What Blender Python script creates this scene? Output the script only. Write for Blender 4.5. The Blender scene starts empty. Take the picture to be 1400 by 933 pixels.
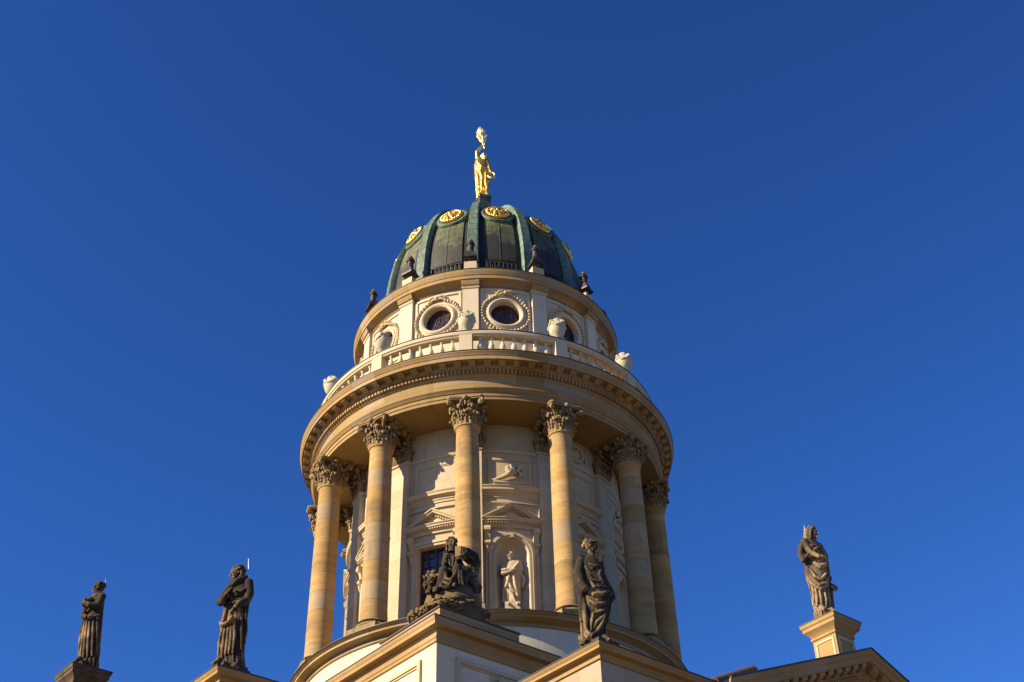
import bpy, bmesh, math, random
from math import sin, cos, pi, radians, atan2, hypot, floor
from mathutils import Vector, Matrix
random.seed(7)

# ------------------------------------------------------------------ camera, sky, sun, exposure
scene = bpy.context.scene
COL = scene.collection
cam_d = bpy.data.cameras.new('camera')
cam_d.sensor_width = 36.0
cam_d.lens = 36.0 * 1811.6 / 1400.0
cam_d.clip_start = 0.5
cam_d.clip_end = 20000
cam = bpy.data.objects.new('camera', cam_d)
COL.objects.link(cam)
_f = Vector((0.020046, 0.779474, 0.626114))
_r = Vector((0.999694, -0.006531, -0.023876))
_u = Vector((0.014522, -0.626401, 0.779366))
m = Matrix((_r, _u, -_f)).transposed().to_4x4()
m.translation = Vector((0, -60, 1.7))
cam.matrix_world = m
scene.camera = cam

SUN_AZ, SUN_EL = -67.5, 26.0          # azimuth measured from the direction tower -> camera, to the left
sv = Vector((sin(radians(SUN_AZ)) * cos(radians(SUN_EL)), -cos(radians(SUN_AZ)) * cos(radians(SUN_EL)), sin(radians(SUN_EL))))
world = bpy.data.worlds.new('World')
scene.world = world
world.use_nodes = True
wn, wl = world.node_tree.nodes, world.node_tree.links
wn.clear()
sky = wn.new('ShaderNodeTexSky')
sky.sky_type = 'NISHITA'
sky.sun_disc = False
sky.sun_elevation = radians(SUN_EL)
sky.sun_rotation = atan2(sv.x, sv.y)
sky.altitude = 100
sky.air_density = 1.0
sky.dust_density = 0.0
sky.ozone_density = 10.0
hs = wn.new('ShaderNodeGamma')          # deep polarised blue of a clear autumn sky
hs.inputs['Gamma'].default_value = 1.36
bg = wn.new('ShaderNodeBackground')
bg.inputs['Strength'].default_value = 0.050
wo = wn.new('ShaderNodeOutputWorld')
wl.new(sky.outputs[0], hs.inputs['Color'])
wl.new(hs.outputs[0], bg.inputs['Color'])
wl.new(bg.outputs[0], wo.inputs['Surface'])

sun_d = bpy.data.lights.new('sun', 'SUN')
sun_d.energy = 5.0
sun_d.angle = radians(0.5)
sun_d.color = (1.0, 0.83, 0.58)
sun = bpy.data.objects.new('sun', sun_d)
COL.objects.link(sun)
sun.rotation_euler = sv.to_track_quat('Z', 'Y').to_euler()
sun.location = sv * 200
scene.view_settings.view_transform = 'Standard'
scene.view_settings.look = 'None'
scene.view_settings.exposure = 1.15
scene.view_settings.gamma = 1.0
scene.view_settings.use_curve_mapping = False

# ------------------------------------------------------------------ helpers
C0 = 38.958                            # the tower's own axis, turned about the vertical


def empty(name, loc=(0, 0, 0), rz=0.0):
    o = bpy.data.objects.new(name, None)
    o.empty_display_size = 0.5
    COL.objects.link(o)
    o.location = loc
    o.rotation_euler = (0, 0, rz)
    return o


def tag(o, label=None, cat=None, group=None, kind=None):
    if label: o['label'] = label
    if cat: o['category'] = cat
    if group: o['group'] = group
    if kind: o['kind'] = kind
    return o


def lerp(a, b, t):
    return a + (b - a) * t


class MB:
    """collects shapes, then links them as ONE mesh object"""
    def __init__(s):
        s.v, s.f = [], []

    def add(s, vs, fs):
        o = len(s.v)
        s.v += [tuple(p) for p in vs]
        s.f += [tuple(i + o for i in f) for f in fs]

    def grid(s, rows, close_u=False, close_v=False, cap=False):
        n, k = len(rows), len(rows[0])
        vs = [p for r in rows for p in r]
        fs = []
        for i in range(n if close_v else n - 1):
            j = (i + 1) % n
            for a in range(k if close_u else k - 1):
                b = (a + 1) % k
                fs.append((i * k + a, i * k + b, j * k + b, j * k + a))
        if cap:
            fs.append(tuple(range(k - 1, -1, -1)))
            fs.append(tuple((n - 1) * k + a for a in range(k)))
        s.add(vs, fs)

    def lathe(s, prof, n=48, closed=False, a0=0.0, a1=360.0, c=(0, 0), cap=False):
        full = abs(a1 - a0) >= 359.9
        k = n if full else n + 1
        rows = []
        for i in range(k):
            a = radians(lerp(a0, a1, i / n))
            rows.append([(c[0] + r * sin(a), c[1] - r * cos(a), z) for r, z in prof])
        base = len(s.v)
        s.grid(rows, close_u=closed, close_v=full)
        if closed and not full:
            p = len(prof)
            s.f.append(tuple(base + q for q in range(p)))
            s.f.append(tuple(base + (k - 1) * p + q for q in range(p - 1, -1, -1)))
        if cap and full:
            p = len(prof)
            s.f.append(tuple(base + i * p for i in range(k)))
            s.f.append(tuple(base + i * p + p - 1 for i in range(k - 1, -1, -1)))

    def box(s, x0, x1, y0, y1, z0, z1, nx=1):
        rows = []
        for i in range(nx + 1):
            x = lerp(x0, x1, i / nx)
            rows.append([(x, y0, z0), (x, y1, z0), (x, y1, z1), (x, y0, z1)])
        s.grid(rows, close_u=True, cap=True)

    def sweep_x(s, prof, x0, x1, nx=1):
        """closed profile [(y,z)] drawn along x"""
        rows = [[(lerp(x0, x1, i / nx), y, z) for y, z in prof] for i in range(nx + 1)]
        s.grid(rows, close_u=True, cap=True)

    def prism(s, poly, y0, y1):
        n = len(poly)
        vs = [(x, y0, z) for x, z in poly] + [(x, y1, z) for x, z in poly]
        fs = [tuple(range(n)), tuple(range(2 * n - 1, n - 1, -1))]
        fs += [(i, (i + 1) % n, n + (i + 1) % n, n + i) for i in range(n)]
        s.add(vs, fs)

    def tube(s, pts, rad, n=10, flat=1.0, cap=True):
        """round tube through pts; rad is a number or one per point"""
        P = [Vector(p) for p in pts]
        R = rad if isinstance(rad, (list, tuple)) else [rad] * len(P)
        rows = []
        up = None
        for i, p in enumerate(P):
            d = (P[min(i + 1, len(P) - 1)] - P[max(i - 1, 0)])
            if d.length < 1e-9: d = Vector((0, 0, 1))
            d.normalize()
            if up is None:
                up = d.orthogonal().normalized()
            else:
                up = (up - d * up.dot(d))
                if up.length < 1e-6: up = d.orthogonal()
                up.normalize()
            w = d.cross(up)
            rows.append([p + (up * cos(2 * pi * k / n) + w * sin(2 * pi * k / n) * flat) * R[i] for k in range(n)])
        s.grid(rows, close_u=True, cap=cap)

    def ell(s, c, r, rot=None, nu=12, nv=8):
        if not isinstance(r, (tuple, list)): r = (r, r, r)
        c = Vector(c)
        def T(p):
            p = Vector((p[0] * r[0], p[1] * r[1], p[2] * r[2]))
            if rot is not None: p = rot @ p
            return tuple(c + p)
        vs = [T((0, 0, -1))]
        for j in range(1, nv):
            t = -pi / 2 + pi * j / nv
            for i in range(nu):
                a = 2 * pi * i / nu
                vs.append(T((cos(a) * cos(t), sin(a) * cos(t), sin(t))))
        vs.append(T((0, 0, 1)))
        fs = []
        for i in range(nu):
            fs.append((0, 1 + (i + 1) % nu, 1 + i))
            for j in range(nv - 2):
                a, b = 1 + j * nu, 1 + (j + 1) * nu
                fs.append((a + i, a + (i + 1) % nu, b + (i + 1) % nu, b + i))
            fs.append((len(vs) - 1, 1 + (nv - 2) * nu + i, 1 + (nv - 2) * nu + (i + 1) % nu))
        s.add(vs, fs)

    def square(s, prof, x0, x1, y0, y1, closed=True):
        """closed profile [(d,z)] mitred round the rectangle x0..x1, y0..y1; d is the offset outward"""
        rows = []
        for sx, sy, bx, by in ((-1, -1, x0, y0), (1, -1, x1, y0), (1, 1, x1, y1), (-1, 1, x0, y1)):
            rows.append([(bx + sx * d, by + sy * d, z) for d, z in prof])
        s.grid(rows, close_u=closed, close_v=True)

    def map(s, fn):
        s.v = [tuple(fn(*p)) for p in s.v]
        return s

    def build(s, name, mat, parent=None, ang=35, recalc=True, loc=None, rz=None):
        me = bpy.data.meshes.new(name)
        me.from_pydata(s.v, [], s.f)
        if recalc:
            bm = bmesh.new()
            bm.from_mesh(me)
            bmesh.ops.recalc_face_normals(bm, faces=bm.faces)
            bm.to_mesh(me)
            bm.free()
        me.polygons.foreach_set('use_smooth', [True] * len(me.polygons))
        me.set_sharp_from_angle(angle=radians(ang))
        me.materials.append(mat)
        o = bpy.data.objects.new(name, me)
        COL.objects.link(o)
        if parent: o.parent = parent
        if loc: o.location = loc
        if rz is not None: o.rotation_euler = (0, 0, rz)
        return o


def bend(R):
    """flat bay (x along the arc, y outward, z up) -> on the drum of radius R, facing local -Y"""
    def fn(x, y, z):
        a = x / R
        return ((R + y) * sin(a), -(R + y) * cos(a), z)
    return fn


def children(o):
    return list(o.children)


def copy_tree(o, parent=None, rz=None):
    c = o.copy()
    COL.objects.link(c)
    if parent: c.parent = parent
    if rz is not None: c.rotation_euler = (0, 0, rz)
    for ch in children(o):
        copy_tree(ch, c)
    return c


# ------------------------------------------------------------------ materials
tower = empty('domed_church_tower', (0, 0, 0), radians(C0))
tag(tower, 'cream stone church tower with a columned drum under a green-black copper dome', 'church tower')


class NT:
    def __init__(s, name):
        s.m = bpy.data.materials.new(name)
        s.m.use_nodes = True
        s.n, s.l = s.m.node_tree.nodes, s.m.node_tree.links
        s.n.clear()
        s.out = s.n.new('ShaderNodeOutputMaterial')
        s.b = s.n.new('ShaderNodeBsdfPrincipled')
        s.l.new(s.b.outputs[0], s.out.inputs[0])

    def set(s, sock, val):
        if hasattr(val, 'is_output') or isinstance(val, bpy.types.NodeSocket): s.l.new(val, sock)
        else: sock.default_value = val

    def math(s, op, a, b=0.0, c=None):
        n = s.n.new('ShaderNodeMath')
        n.operation = op
        s.set(n.inputs[0], a)
        s.set(n.inputs[1], b)
        if c is not None: s.set(n.inputs[2], c)
        return n.outputs[0]

    def coords(s, obj=None):
        n = s.n.new('ShaderNodeTexCoord')
        if obj: n.object = obj
        return n.outputs['Object']

    def sep(s, v):
        n = s.n.new('ShaderNodeSeparateXYZ')
        s.l.new(v, n.inputs[0])
        return n.outputs

    def comb(s, x, y, z):
        n = s.n.new('ShaderNodeCombineXYZ')
        for i, q in enumerate((x, y, z)): s.set(n.inputs[i], q)
        return n.outputs[0]

    def scale(s, v, sc):
        n = s.n.new('ShaderNodeMapping')
        s.l.new(v, n.inputs[0])
        n.inputs['Scale'].default_value = sc
        return n.outputs[0]

    def noise(s, v, sc, det=4, rough=0.55, dist=0.0):
        n = s.n.new('ShaderNodeTexNoise')
        s.l.new(v, n.inputs['Vector'])
        n.inputs['Scale'].default_value = sc
        n.inputs['Detail'].default_value = det
        n.inputs['Roughness'].default_value = rough
        n.inputs['Distortion'].default_value = dist
        return n.outputs[0]

    def ramp(s, f, lo, hi):
        n = s.n.new('ShaderNodeMapRange')
        s.l.new(f, n.inputs[0])
        n.inputs[1].default_value, n.inputs[2].default_value = lo, hi
        return n.outputs[0]

    def mix(s, f, a, b, mode='MIX'):
        n = s.n.new('ShaderNodeMix')
        n.data_type = 'RGBA'
        n.blend_type = mode
        s.set(n.inputs[0], f)
        for k, q in ((6, a), (7, b)):
            if isinstance(q, tuple): n.inputs[k].default_value = (*q[:3], 1)
            else: s.l.new(q, n.inputs[k])
        return n.outputs[2]

    def bump(s, h, strength=0.3, dist=0.02, normal=None):
        n = s.n.new('ShaderNodeBump')
        n.inputs['Strength'].default_value = strength
        n.inputs['Distance'].default_value = dist
        s.l.new(h, n.inputs['Height'])
        if normal: s.l.new(normal, n.inputs['Normal'])
        return n.outputs[0]

    def white(s, v):
        n = s.n.new('ShaderNodeTexWhiteNoise')
        n.noise_dimensions = '3D'
        s.l.new(v, n.inputs[0])
        return n.outputs[0]


def stone(name, c1, c2, joint=None, bw=1.2, bh=0.6, R=7.0, blockvar=0.12, dirt=(0.10, 0.085, 0.06), dirt_amt=0.35, rough=0.85, patch=0.5, grey=0.25):
    c1, c2 = tuple(q * .86 for q in c1), tuple(q * .84 for q in c2)
    t = NT(name)
    P = t.coords(tower)
    x, y, z = t.sep(P)
    if joint == 'cyl':
        u = t.math('MULTIPLY', t.math('ARCTAN2', x, t.math('MULTIPLY', y, -1.0)), R)
    else:
        u = t.math('ADD', x, y)
    big = t.ramp(t.noise(P, 0.55, 5), 0.38, 0.66)
    col = t.mix(t.math('MULTIPLY', big, patch), c1, c2)
    fine = t.ramp(t.noise(P, 9.0, 6, 0.65), 0.3, 0.75)
    col = t.mix(t.math('MULTIPLY', fine, 0.22), col, tuple(q * 0.6 for q in c2))
    h = t.noise(P, 14.0, 5, 0.7)
    if joint:
        br = t.n.new('ShaderNodeTexBrick')
        t.l.new(t.comb(u, z, 0.0), br.inputs['Vector'])
        br.inputs['Scale'].default_value = 1.0
        br.inputs['Brick Width'].default_value = bw
        br.inputs['Row Height'].default_value = bh
        br.inputs['Mortar Size'].default_value = 0.012
        br.inputs['Mortar Smooth'].default_value = 0.3
        br.inputs['Color1'].default_value = (0, 0, 0, 1)
        br.inputs['Color2'].default_value = (1, 1, 1, 1)
        br.inputs['Mortar'].default_value = (0.5, 0.5, 0.5, 1)
        col = t.mix(t.math('MULTIPLY', br.outputs['Color'], blockvar), col, tuple(q * 0.62 for q in c2))
        v2 = t.white(t.comb(t.math('FLOOR', t.math('MULTIPLY', br.outputs['Color'], 97.0)), 5.0, 2.0))
        col = t.mix(t.math('MULTIPLY', t.ramp(v2, 0.55, 0.9), grey), col, tuple(lerp(q, sum(c1) / 3, 0.75) for q in c1))
        col = t.mix(t.math('MULTIPLY', br.outputs['Fac'], 0.33), col, tuple(q * 0.35 for q in c2))
        h = t.math('SUBTRACT', h, t.math('MULTIPLY', br.outputs['Fac'], 2.0))
    st = t.noise(t.comb(t.math('MULTIPLY', u, 2.6), t.math('MULTIPLY', z, 0.22), t.math('MULTIPLY', x, 0.2)), 1.0, 5, 0.6)
    st = t.ramp(st, 0.56, 0.82)
    col = t.mix(t.math('MULTIPLY', st, dirt_amt), col, dirt)
    t.l.new(col, t.b.inputs['Base Color'])
    t.b.inputs['Roughness'].default_value = rough
    t.b.inputs['Specular IOR Level'].default_value = 0.25
    t.l.new(t.bump(h, 0.35, 0.015), t.b.inputs['Normal'])
    return t.m


def shaft_stone():
    t = NT('column_sandstone')
    P = t.coords(tower)
    x, y, z = t.sep(P)
    az = t.math('FLOOR', t.math('ADD', t.math('MULTIPLY', t.math('ARCTAN2', x, t.math('MULTIPLY', y, -1.0)), 12 / (2 * pi)), 0.0))
    wob = t.math('MULTIPLY', t.noise(P, 0.8, 2), 0.12)
    zz = t.math('ADD', t.math('DIVIDE', t.math('ADD', z, wob), 0.98), t.math('MULTIPLY', az, 0.37))
    cell = t.math('FLOOR', zz)
    wn_ = t.white(t.comb(cell, az, 3.0))
    joint = t.math('LESS_THAN', t.math('ABSOLUTE', t.math('SUBTRACT', t.math('FRACT', zz), 0.5)), 0.491)
    strat = t.noise(t.comb(t.math('MULTIPLY', x, 0.42), t.math('MULTIPLY', y, 0.42), t.math('ADD', t.math('MULTIPLY', z, 1.9), t.math('MULTIPLY', wn_, 2.6))), 1.0, 6, 0.62, 0.6)
    strat = t.ramp(strat, 0.38, 0.66)
    wn2 = t.white(t.comb(cell, az, 11.0))
    a = t.mix(wn_, (0.45, 0.285, 0.098), (0.37, 0.255, 0.118))
    b = t.mix(wn2, (0.33, 0.170, 0.042), (0.21, 0.145, 0.072))
    b = t.mix(t.math('MULTIPLY', t.ramp(wn2, 0.75, 0.85), 0.5), b, (0.13, 0.10, 0.07))
    col = t.mix(strat, a, b)
    col = t.mix(t.math('MULTIPLY', t.ramp(wn2, 0.62, 0.70), 0.42), col, (0.25, 0.135, 0.038))
    col = t.mix(t.math('MULTIPLY', t.ramp(wn_, 0.70, 0.80), 0.40), col, (0.33, 0.275, 0.20))
    fine = t.ramp(t.noise(P, 7.0, 8, 0.75), 0.42, 0.68)
    col = t.mix(t.math('MULTIPLY', fine, 0.36), col, (0.16, 0.12, 0.075))
    grime = t.ramp(t.noise(t.scale(P, (1.5, 1.5, 0.35)), 1.0, 5, 0.65), 0.55, 0.78)
    col = t.mix(t.math('MULTIPLY', grime, 0.6), col, (0.10, 0.08, 0.058))
    col = t.mix(joint, tuple((0.15, 0.11, 0.065)), col)
    t.l.new(col, t.b.inputs['Base Color'])
    t.b.inputs['Roughness'].default_value = 0.88
    t.b.inputs['Specular IOR Level'].default_value = 0.2
    t.l.new(t.bump(t.noise(P, 12, 6, 0.7), 0.4, 0.02), t.b.inputs['Normal'])
    return t.m


def weathered(name, pale, dark, lo=0.42, hi=0.62, sc=1.1, zs=0.55, point=0.0):
    """sandstone carving with black crust in patches; worn edges stay pale, hollows painted darker"""
    t = NT(name)
    P = t.coords()
    n1 = t.noise(t.scale(P, (1, 1, zs)), sc, 6, 0.62, 0.3)
    f = t.ramp(n1, lo, hi)
    if point:
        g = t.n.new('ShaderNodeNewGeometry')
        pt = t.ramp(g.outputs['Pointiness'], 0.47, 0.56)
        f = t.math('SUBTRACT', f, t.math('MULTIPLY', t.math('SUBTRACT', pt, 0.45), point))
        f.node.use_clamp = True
    fine = t.ramp(t.noise(P, 9, 6, 0.7), 0.3, 0.75)
    a = t.mix(fine, pale, tuple(q * 0.55 for q in pale))
    b = t.mix(fine, dark, tuple(q * 2.0 for q in dark))
    t.l.new(t.mix(f, a, b), t.b.inputs['Base Color'])
    t.b.inputs['Roughness'].default_value = 0.9
    t.b.inputs['Specular IOR Level'].default_value = 0.2
    t.l.new(t.bump(t.noise(P, 16, 6, 0.7), 0.5, 0.02), t.b.inputs['Normal'])
    return t.m


def copper(name, cols, R=6.0, patch=(0.40, 0.62), run=None):
    """patinated sheet copper: verdigris, olive and black with run-down streaks and sheet seams"""
    t = NT(name)
    P = t.coords(tower)
    x, y, z = t.sep(P)
    ang = t.math('ARCTAN2', x, t.math('MULTIPLY', y, -1.0))
    u = t.math('MULTIPLY', ang, R)
    n1 = t.ramp(t.noise(t.comb(t.math('MULTIPLY', u, 1.3), t.math('MULTIPLY', z, 0.38), 0.0), 1.0, 9, 0.75, 0.4), *patch)
    if run:       # black run-off below a ragged tide line, olive patina above it
        e = t.noise(t.comb(t.math('MULTIPLY', u, 1.1), t.math('MULTIPLY', z, 0.9), 7.0), 1.0, 5, 0.65)
        low = t.math('MULTIPLY', t.math('SUBTRACT', run[0], z), run[1])
        tide = t.ramp(t.math('ADD', t.math('ADD', low, e), 0.0), 0.48, 0.66)
        n1 = t.math('MAXIMUM', tide, t.math('MULTIPLY', n1, 0.55))
    n2 = t.ramp(t.noise(t.comb(t.math('MULTIPLY', u, 4.5), t.math('MULTIPLY', z, 0.5), 4.0), 1.0, 8, 0.72), 0.47, 0.60)
    col = t.mix(n1, cols[0], cols[1])
    col = t.mix(t.math('MULTIPLY', n2, 0.55), col, cols[2])
    br = t.n.new('ShaderNodeTexBrick')
    t.l.new(t.comb(u, z, 0.0), br.inputs['Vector'])
    br.inputs['Scale'].default_value = 1.0
    br.inputs['Brick Width'].default_value = 0.9
    br.inputs['Row Height'].default_value = 0.55
    br.inputs['Mortar Size'].default_value = 0.026
    br.inputs['Color1'].default_value = (0, 0, 0, 1)
    br.inputs['Color2'].default_value = (1, 1, 1, 1)
    col = t.mix(t.math('MULTIPLY', br.outputs['Color'], 0.22), col, cols[1])
    col = t.mix(t.math('MULTIPLY', br.outputs['Fac'], 0.8), col, (0.016, 0.018, 0.014))
    fine = t.ramp(t.noise(P, 8, 6, 0.7), 0.3, 0.75)
    col = t.mix(t.math('MULTIPLY', fine, 0.3), col, tuple(q * 0.4 for q in cols[1]))
    t.l.new(col, t.b.inputs['Base Color'])
    t.b.inputs['Metallic'].default_value = 0.0
    t.b.inputs['Roughness'].default_value = 0.62
    t.b.inputs['Specular IOR Level'].default_value = 0.4
    hh = t.math('ADD', t.noise(P, 3.0, 4), t.math('MULTIPLY', br.outputs['Fac'], 0.6))
    t.l.new(t.bump(hh, 0.4, 0.03), t.b.inputs['Normal'])
    return t.m


def simple(name, col, rough=0.6, metal=0.0, var=0.3, sc=4.0, spec=0.4, bump=0.2):
    t = NT(name)
    P = t.coords()
    f = t.ramp(t.noise(P, sc, 5, 0.65), 0.3, 0.72)
    t.l.new(t.mix(t.math('MULTIPLY', f, var), col, tuple(q * 0.3 for q in col)), t.b.inputs['Base Color'])
    t.b.inputs['Roughness'].default_value = rough
    t.b.inputs['Metallic'].default_value = metal
    t.b.inputs['Specular IOR Level'].default_value = spec
    t.l.new(t.bump(t.noise(P, sc * 3, 5), bump, 0.02), t.b.inputs['Normal'])
    return t.m


CREAM1, CREAM2 = (0.575, 0.47, 0.30), (0.465, 0.36, 0.21)
M_wall = stone('cream_ashlar', CREAM1, CREAM2, 'cyl', 1.3, 0.95, 6.95, 0.26, dirt_amt=0.30)
M_attic = stone('cream_render', (0.63, 0.535, 0.375), (0.52, 0.425, 0.275), None, dirt_amt=0.28)
M_sty = stone('cream_ashlar_tall', (0.65, 0.57, 0.42), (0.55, 0.47, 0.33), 'cyl', 1.15, 3.2, 9.0, 0.16, dirt_amt=0.22)
M_block = stone('cream_render_pier', (0.66, 0.56, 0.395), (0.57, 0.47, 0.31), 'flat', 1.5, 4.2, 1.0, 0.10, dirt_amt=0.25)
M_wing = stone('patched_ashlar', (0.47, 0.345, 0.19), (0.40, 0.315, 0.21), 'flat', 1.25, 0.7, 1.0, 0.45, dirt_amt=0.2)
M_och = stone('ochre_sandstone', (0.43, 0.285, 0.115), (0.31, 0.195, 0.078), 'cyl', 1.35, 4.0, 9.1, 0.62, dirt_amt=0.45, grey=0.4)
M_och_flat = stone('ochre_sandstone_cornice', (0.42, 0.27, 0.105), (0.30, 0.19, 0.08), 'flat', 1.6, 4.0, 1.0, 0.35, dirt_amt=0.35)
M_trim = stone('pale_sandstone', (0.56, 0.45, 0.285), (0.45, 0.335, 0.185), None, dirt_amt=0.25)
M_rail = stone('pale_balustrade_stone', (0.61, 0.51, 0.345), (0.50, 0.405, 0.25), None, dirt_amt=0.2)
M_shaft = shaft_stone()
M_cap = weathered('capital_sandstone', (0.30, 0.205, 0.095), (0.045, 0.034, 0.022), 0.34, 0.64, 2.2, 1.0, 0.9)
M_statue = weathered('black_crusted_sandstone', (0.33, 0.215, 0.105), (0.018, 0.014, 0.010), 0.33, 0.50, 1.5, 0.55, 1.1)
M_pale_statue = weathered('pale_statue_stone', (0.52, 0.42, 0.27), (0.22, 0.16, 0.09), 0.50, 0.85, 1.6, 1.0, 0.4)
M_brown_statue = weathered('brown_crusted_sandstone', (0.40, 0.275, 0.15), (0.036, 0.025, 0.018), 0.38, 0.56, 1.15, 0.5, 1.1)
M_mound = weathered('mossy_rock_stone', (0.20, 0.135, 0.058), (0.040, 0.030, 0.017), 0.40, 0.66, 1.3, 1.0, 0.8)
M_capdark = weathered('blackened_cap_stone', (0.15, 0.10, 0.052), (0.030, 0.024, 0.018), 0.36, 0.62, 1.6, 1.0)
M_urn = weathered('pale_vase_stone', (0.52, 0.475, 0.34), (0.17, 0.155, 0.10), 0.46, 0.72, 2.6, 1.0, 0.9)  # shade in the carved hollows is deepened in the colour
M_rib = copper('verdigris_rib_copper', ((0.140, 0.235, 0.175), (0.032, 0.055, 0.038), (0.125, 0.140, 0.050)), patch=(0.42, 0.64))
M_pedcopper = copper('dark_pedestal_copper', ((0.10, 0.15, 0.125), (0.022, 0.032, 0.030), (0.05, 0.07, 0.055)), patch=(0.34, 0.62))
M_dome = copper('dark_dome_copper', ((0.055, 0.070, 0.040), (0.010, 0.010, 0.008), (0.014, 0.013, 0.010)), patch=(0.30, 0.52))
M_panel = copper('olive_panel_copper', ((0.165, 0.185, 0.075), (0.022, 0.019, 0.012), (0.042, 0.036, 0.018)), patch=(0.36, 0.56), run=(53.6, 0.16))
M_gold = simple('gilding', (0.86, 0.50, 0.11), 0.34, 0.92, 0.35, 3.0, 0.5, 0.12)
M_palm = simple('pale_gilding', (0.76, 0.60, 0.30), 0.5, 0.8, 0.25, 3.0, 0.5, 0.25)
M_bronze = simple('dark_bronze', (0.030, 0.022, 0.018), 0.5, 0.0, 0.4, 5.0, 0.5)
M_flash = simple('lead_flashing', (0.055, 0.045, 0.045), 0.55, 0.0, 0.4, 2.0, 0.4)
M_copperroof = simple('brown_roof_copper', (0.13, 0.075, 0.055), 0.5, 0.2, 0.35, 1.5, 0.5)
M_frame = simple('red_brown_window_paint', (0.060, 0.022, 0.018), 0.5, 0.0, 0.3, 6.0)
M_rod = simple('bright_metal_rod', (0.50, 0.50, 0.53), 0.35, 0.0, 0.1, 6.0, 0.6)
M_ground = simple('granite_paving', (0.20, 0.145, 0.085), 0.85, 0.0, 0.4, 0.3, 0.2)
M_slot_shade = simple('painted_slot_shade', (0.012, 0.012, 0.011), 0.7, 0.0, 0.2, 3.0)


def glass_mat():
    t = NT('window_glass')
    P = t.coords()
    t.l.new(t.mix(t.ramp(t.noise(P, 1.7, 3), 0.4, 0.62), (0.010, 0.010, 0.011), (0.060, 0.048, 0.045)), t.b.inputs['Base Color'])  # brownish reflections painted into the base colour as soft blotches
    t.b.inputs['Roughness'].default_value = 0.08
    t.b.inputs['Specular IOR Level'].default_value = 0.5
    t.l.new(t.bump(t.noise(P, 2.8, 3), 0.55, 0.05), t.b.inputs['Normal'])
    return t.m


M_glass = glass_mat()

# ------------------------------------------------------------------ ground
g = MB()
N = 24
g.grid([[(lerp(-4000, 4000, i / N), lerp(-4000, 4000, j / N), 0.0) for i in range(N + 1)] for j in range(N + 1)])
tag(g.build('ground', M_ground), 'grey paved square around the foot of the tower', 'ground', kind='structure')

# ------------------------------------------------------------------ lower building (tower-local axes: -Y and -X are the two fronts)
# corner piers
CORN = [(-0.6, 22.28), (0.0, 22.28), (0.0, 22.30), (0.07, 22.34), (0.07, 22.46), (0.11, 22.50), (0.11, 22.56), (0.03, 22.60), (0.03, 22.74),
        (0.06, 22.82), (0.08, 22.84), (0.08, 22.90), (0.40, 22.92), (0.40, 23.07), (0.43, 23.10), (0.47, 23.20), (0.47, 23.25), (-0.6, 23.34)]


def pier(cx, cy, detailed):
    w = MB()
    h = 3.09
    w.box(cx - h, cx + h, cy - h, cy + h, 0, 22.9)
    o = w.build('corner_pier', M_block, tower, 30)
    k = MB()
    k.square([(d * .78, 23.34 - (23.34 - z) * .86) for d, z in CORN], cx - h, cx + h, cy - h, cy + h)
    k.build('cornice', M_och_flat, o, 25)
    k = MB()
    k.square([(0.26, 23.268), (0.39, 23.268), (0.39, 23.30), (0.26, 23.325)], cx - h, cx + h, cy - h, cy + h)
    k.build('flashing', M_flash, o, 25)
    if detailed:
        # blocking course under the seated figure, at the outer corner
        sx, sy = (1 if cx > 0 else -1), (1 if cy > 0 else -1)
        X = sorted((sx * 8.25, sx * 11.95))
        Y = sorted((sy * 8.25, sy * 11.95))
        k = MB()
        k.box(X[0], X[1], Y[0], Y[1], 23.3, 24.16)
        k.build('blocking_course', M_och_flat, o)
        k = MB()
        k.box(X[0] - 0.05, X[1] + 0.05, Y[0] - 0.05, Y[1] + 0.05, 24.162, 24.22)
        k.build('flashing', M_flash, o)
        # sunk panels with a wreath on both fronts
        for face in (0, 1):
            k = MB()
            w0, w1, z1, z0 = -2.25, 2.25, 22.10, 17.0
            fw = 0.16
            for a, b, c_, d_ in ((w0, w1, z1 - fw, z1), (w0, w0 + fw, z0, z1 - fw - .003), (w1 - fw, w1, z0, z1 - fw - .003)):
                k.box(a, b, -0.002, 0.10, c_, d_)
                e = 0.07
                if b - a > 1: k.box(a + fw, b - fw, -0.002, 0.05, c_ - e, c_ - .003)
            f = MB()
            for i in range(34):
                a = 2 * pi * i / 34
                rr = 0.95 + random.uniform(-.05, .05)
                f.ell((rr * cos(a), 0.10, 20.60 + rr * sin(a)), (random.uniform(.12, .2), .13, random.uniform(.12, .2)), nu=8, nv=6)
            for q in range(9):
                f.tube([(random.uniform(-.25, .25), .1, 21.5), (random.uniform(-.6, .6), .2, 21.75), (random.uniform(-1, 1), .14, 21.6 + random.uniform(-.2, .2))], [.09, .07, .02], 6)
            for mb, nm, mt in ((k, 'panel_moulding', M_trim), (f, 'wreath_relief', M_urn)):
                if face == 0: mb.map(lambda x, y, z: (cx - x, cy - h - y, z))
                else: mb.map(lambda x, y, z: (cx - h - y, cy + x, z))
                mb.build(nm, mt, o)
    return o


for sx in (-1, 1):
    for sy in (-1, 1):
        pier(sx * 9.36, sy * 9.36, sx < 0 and sy < 0)

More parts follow.
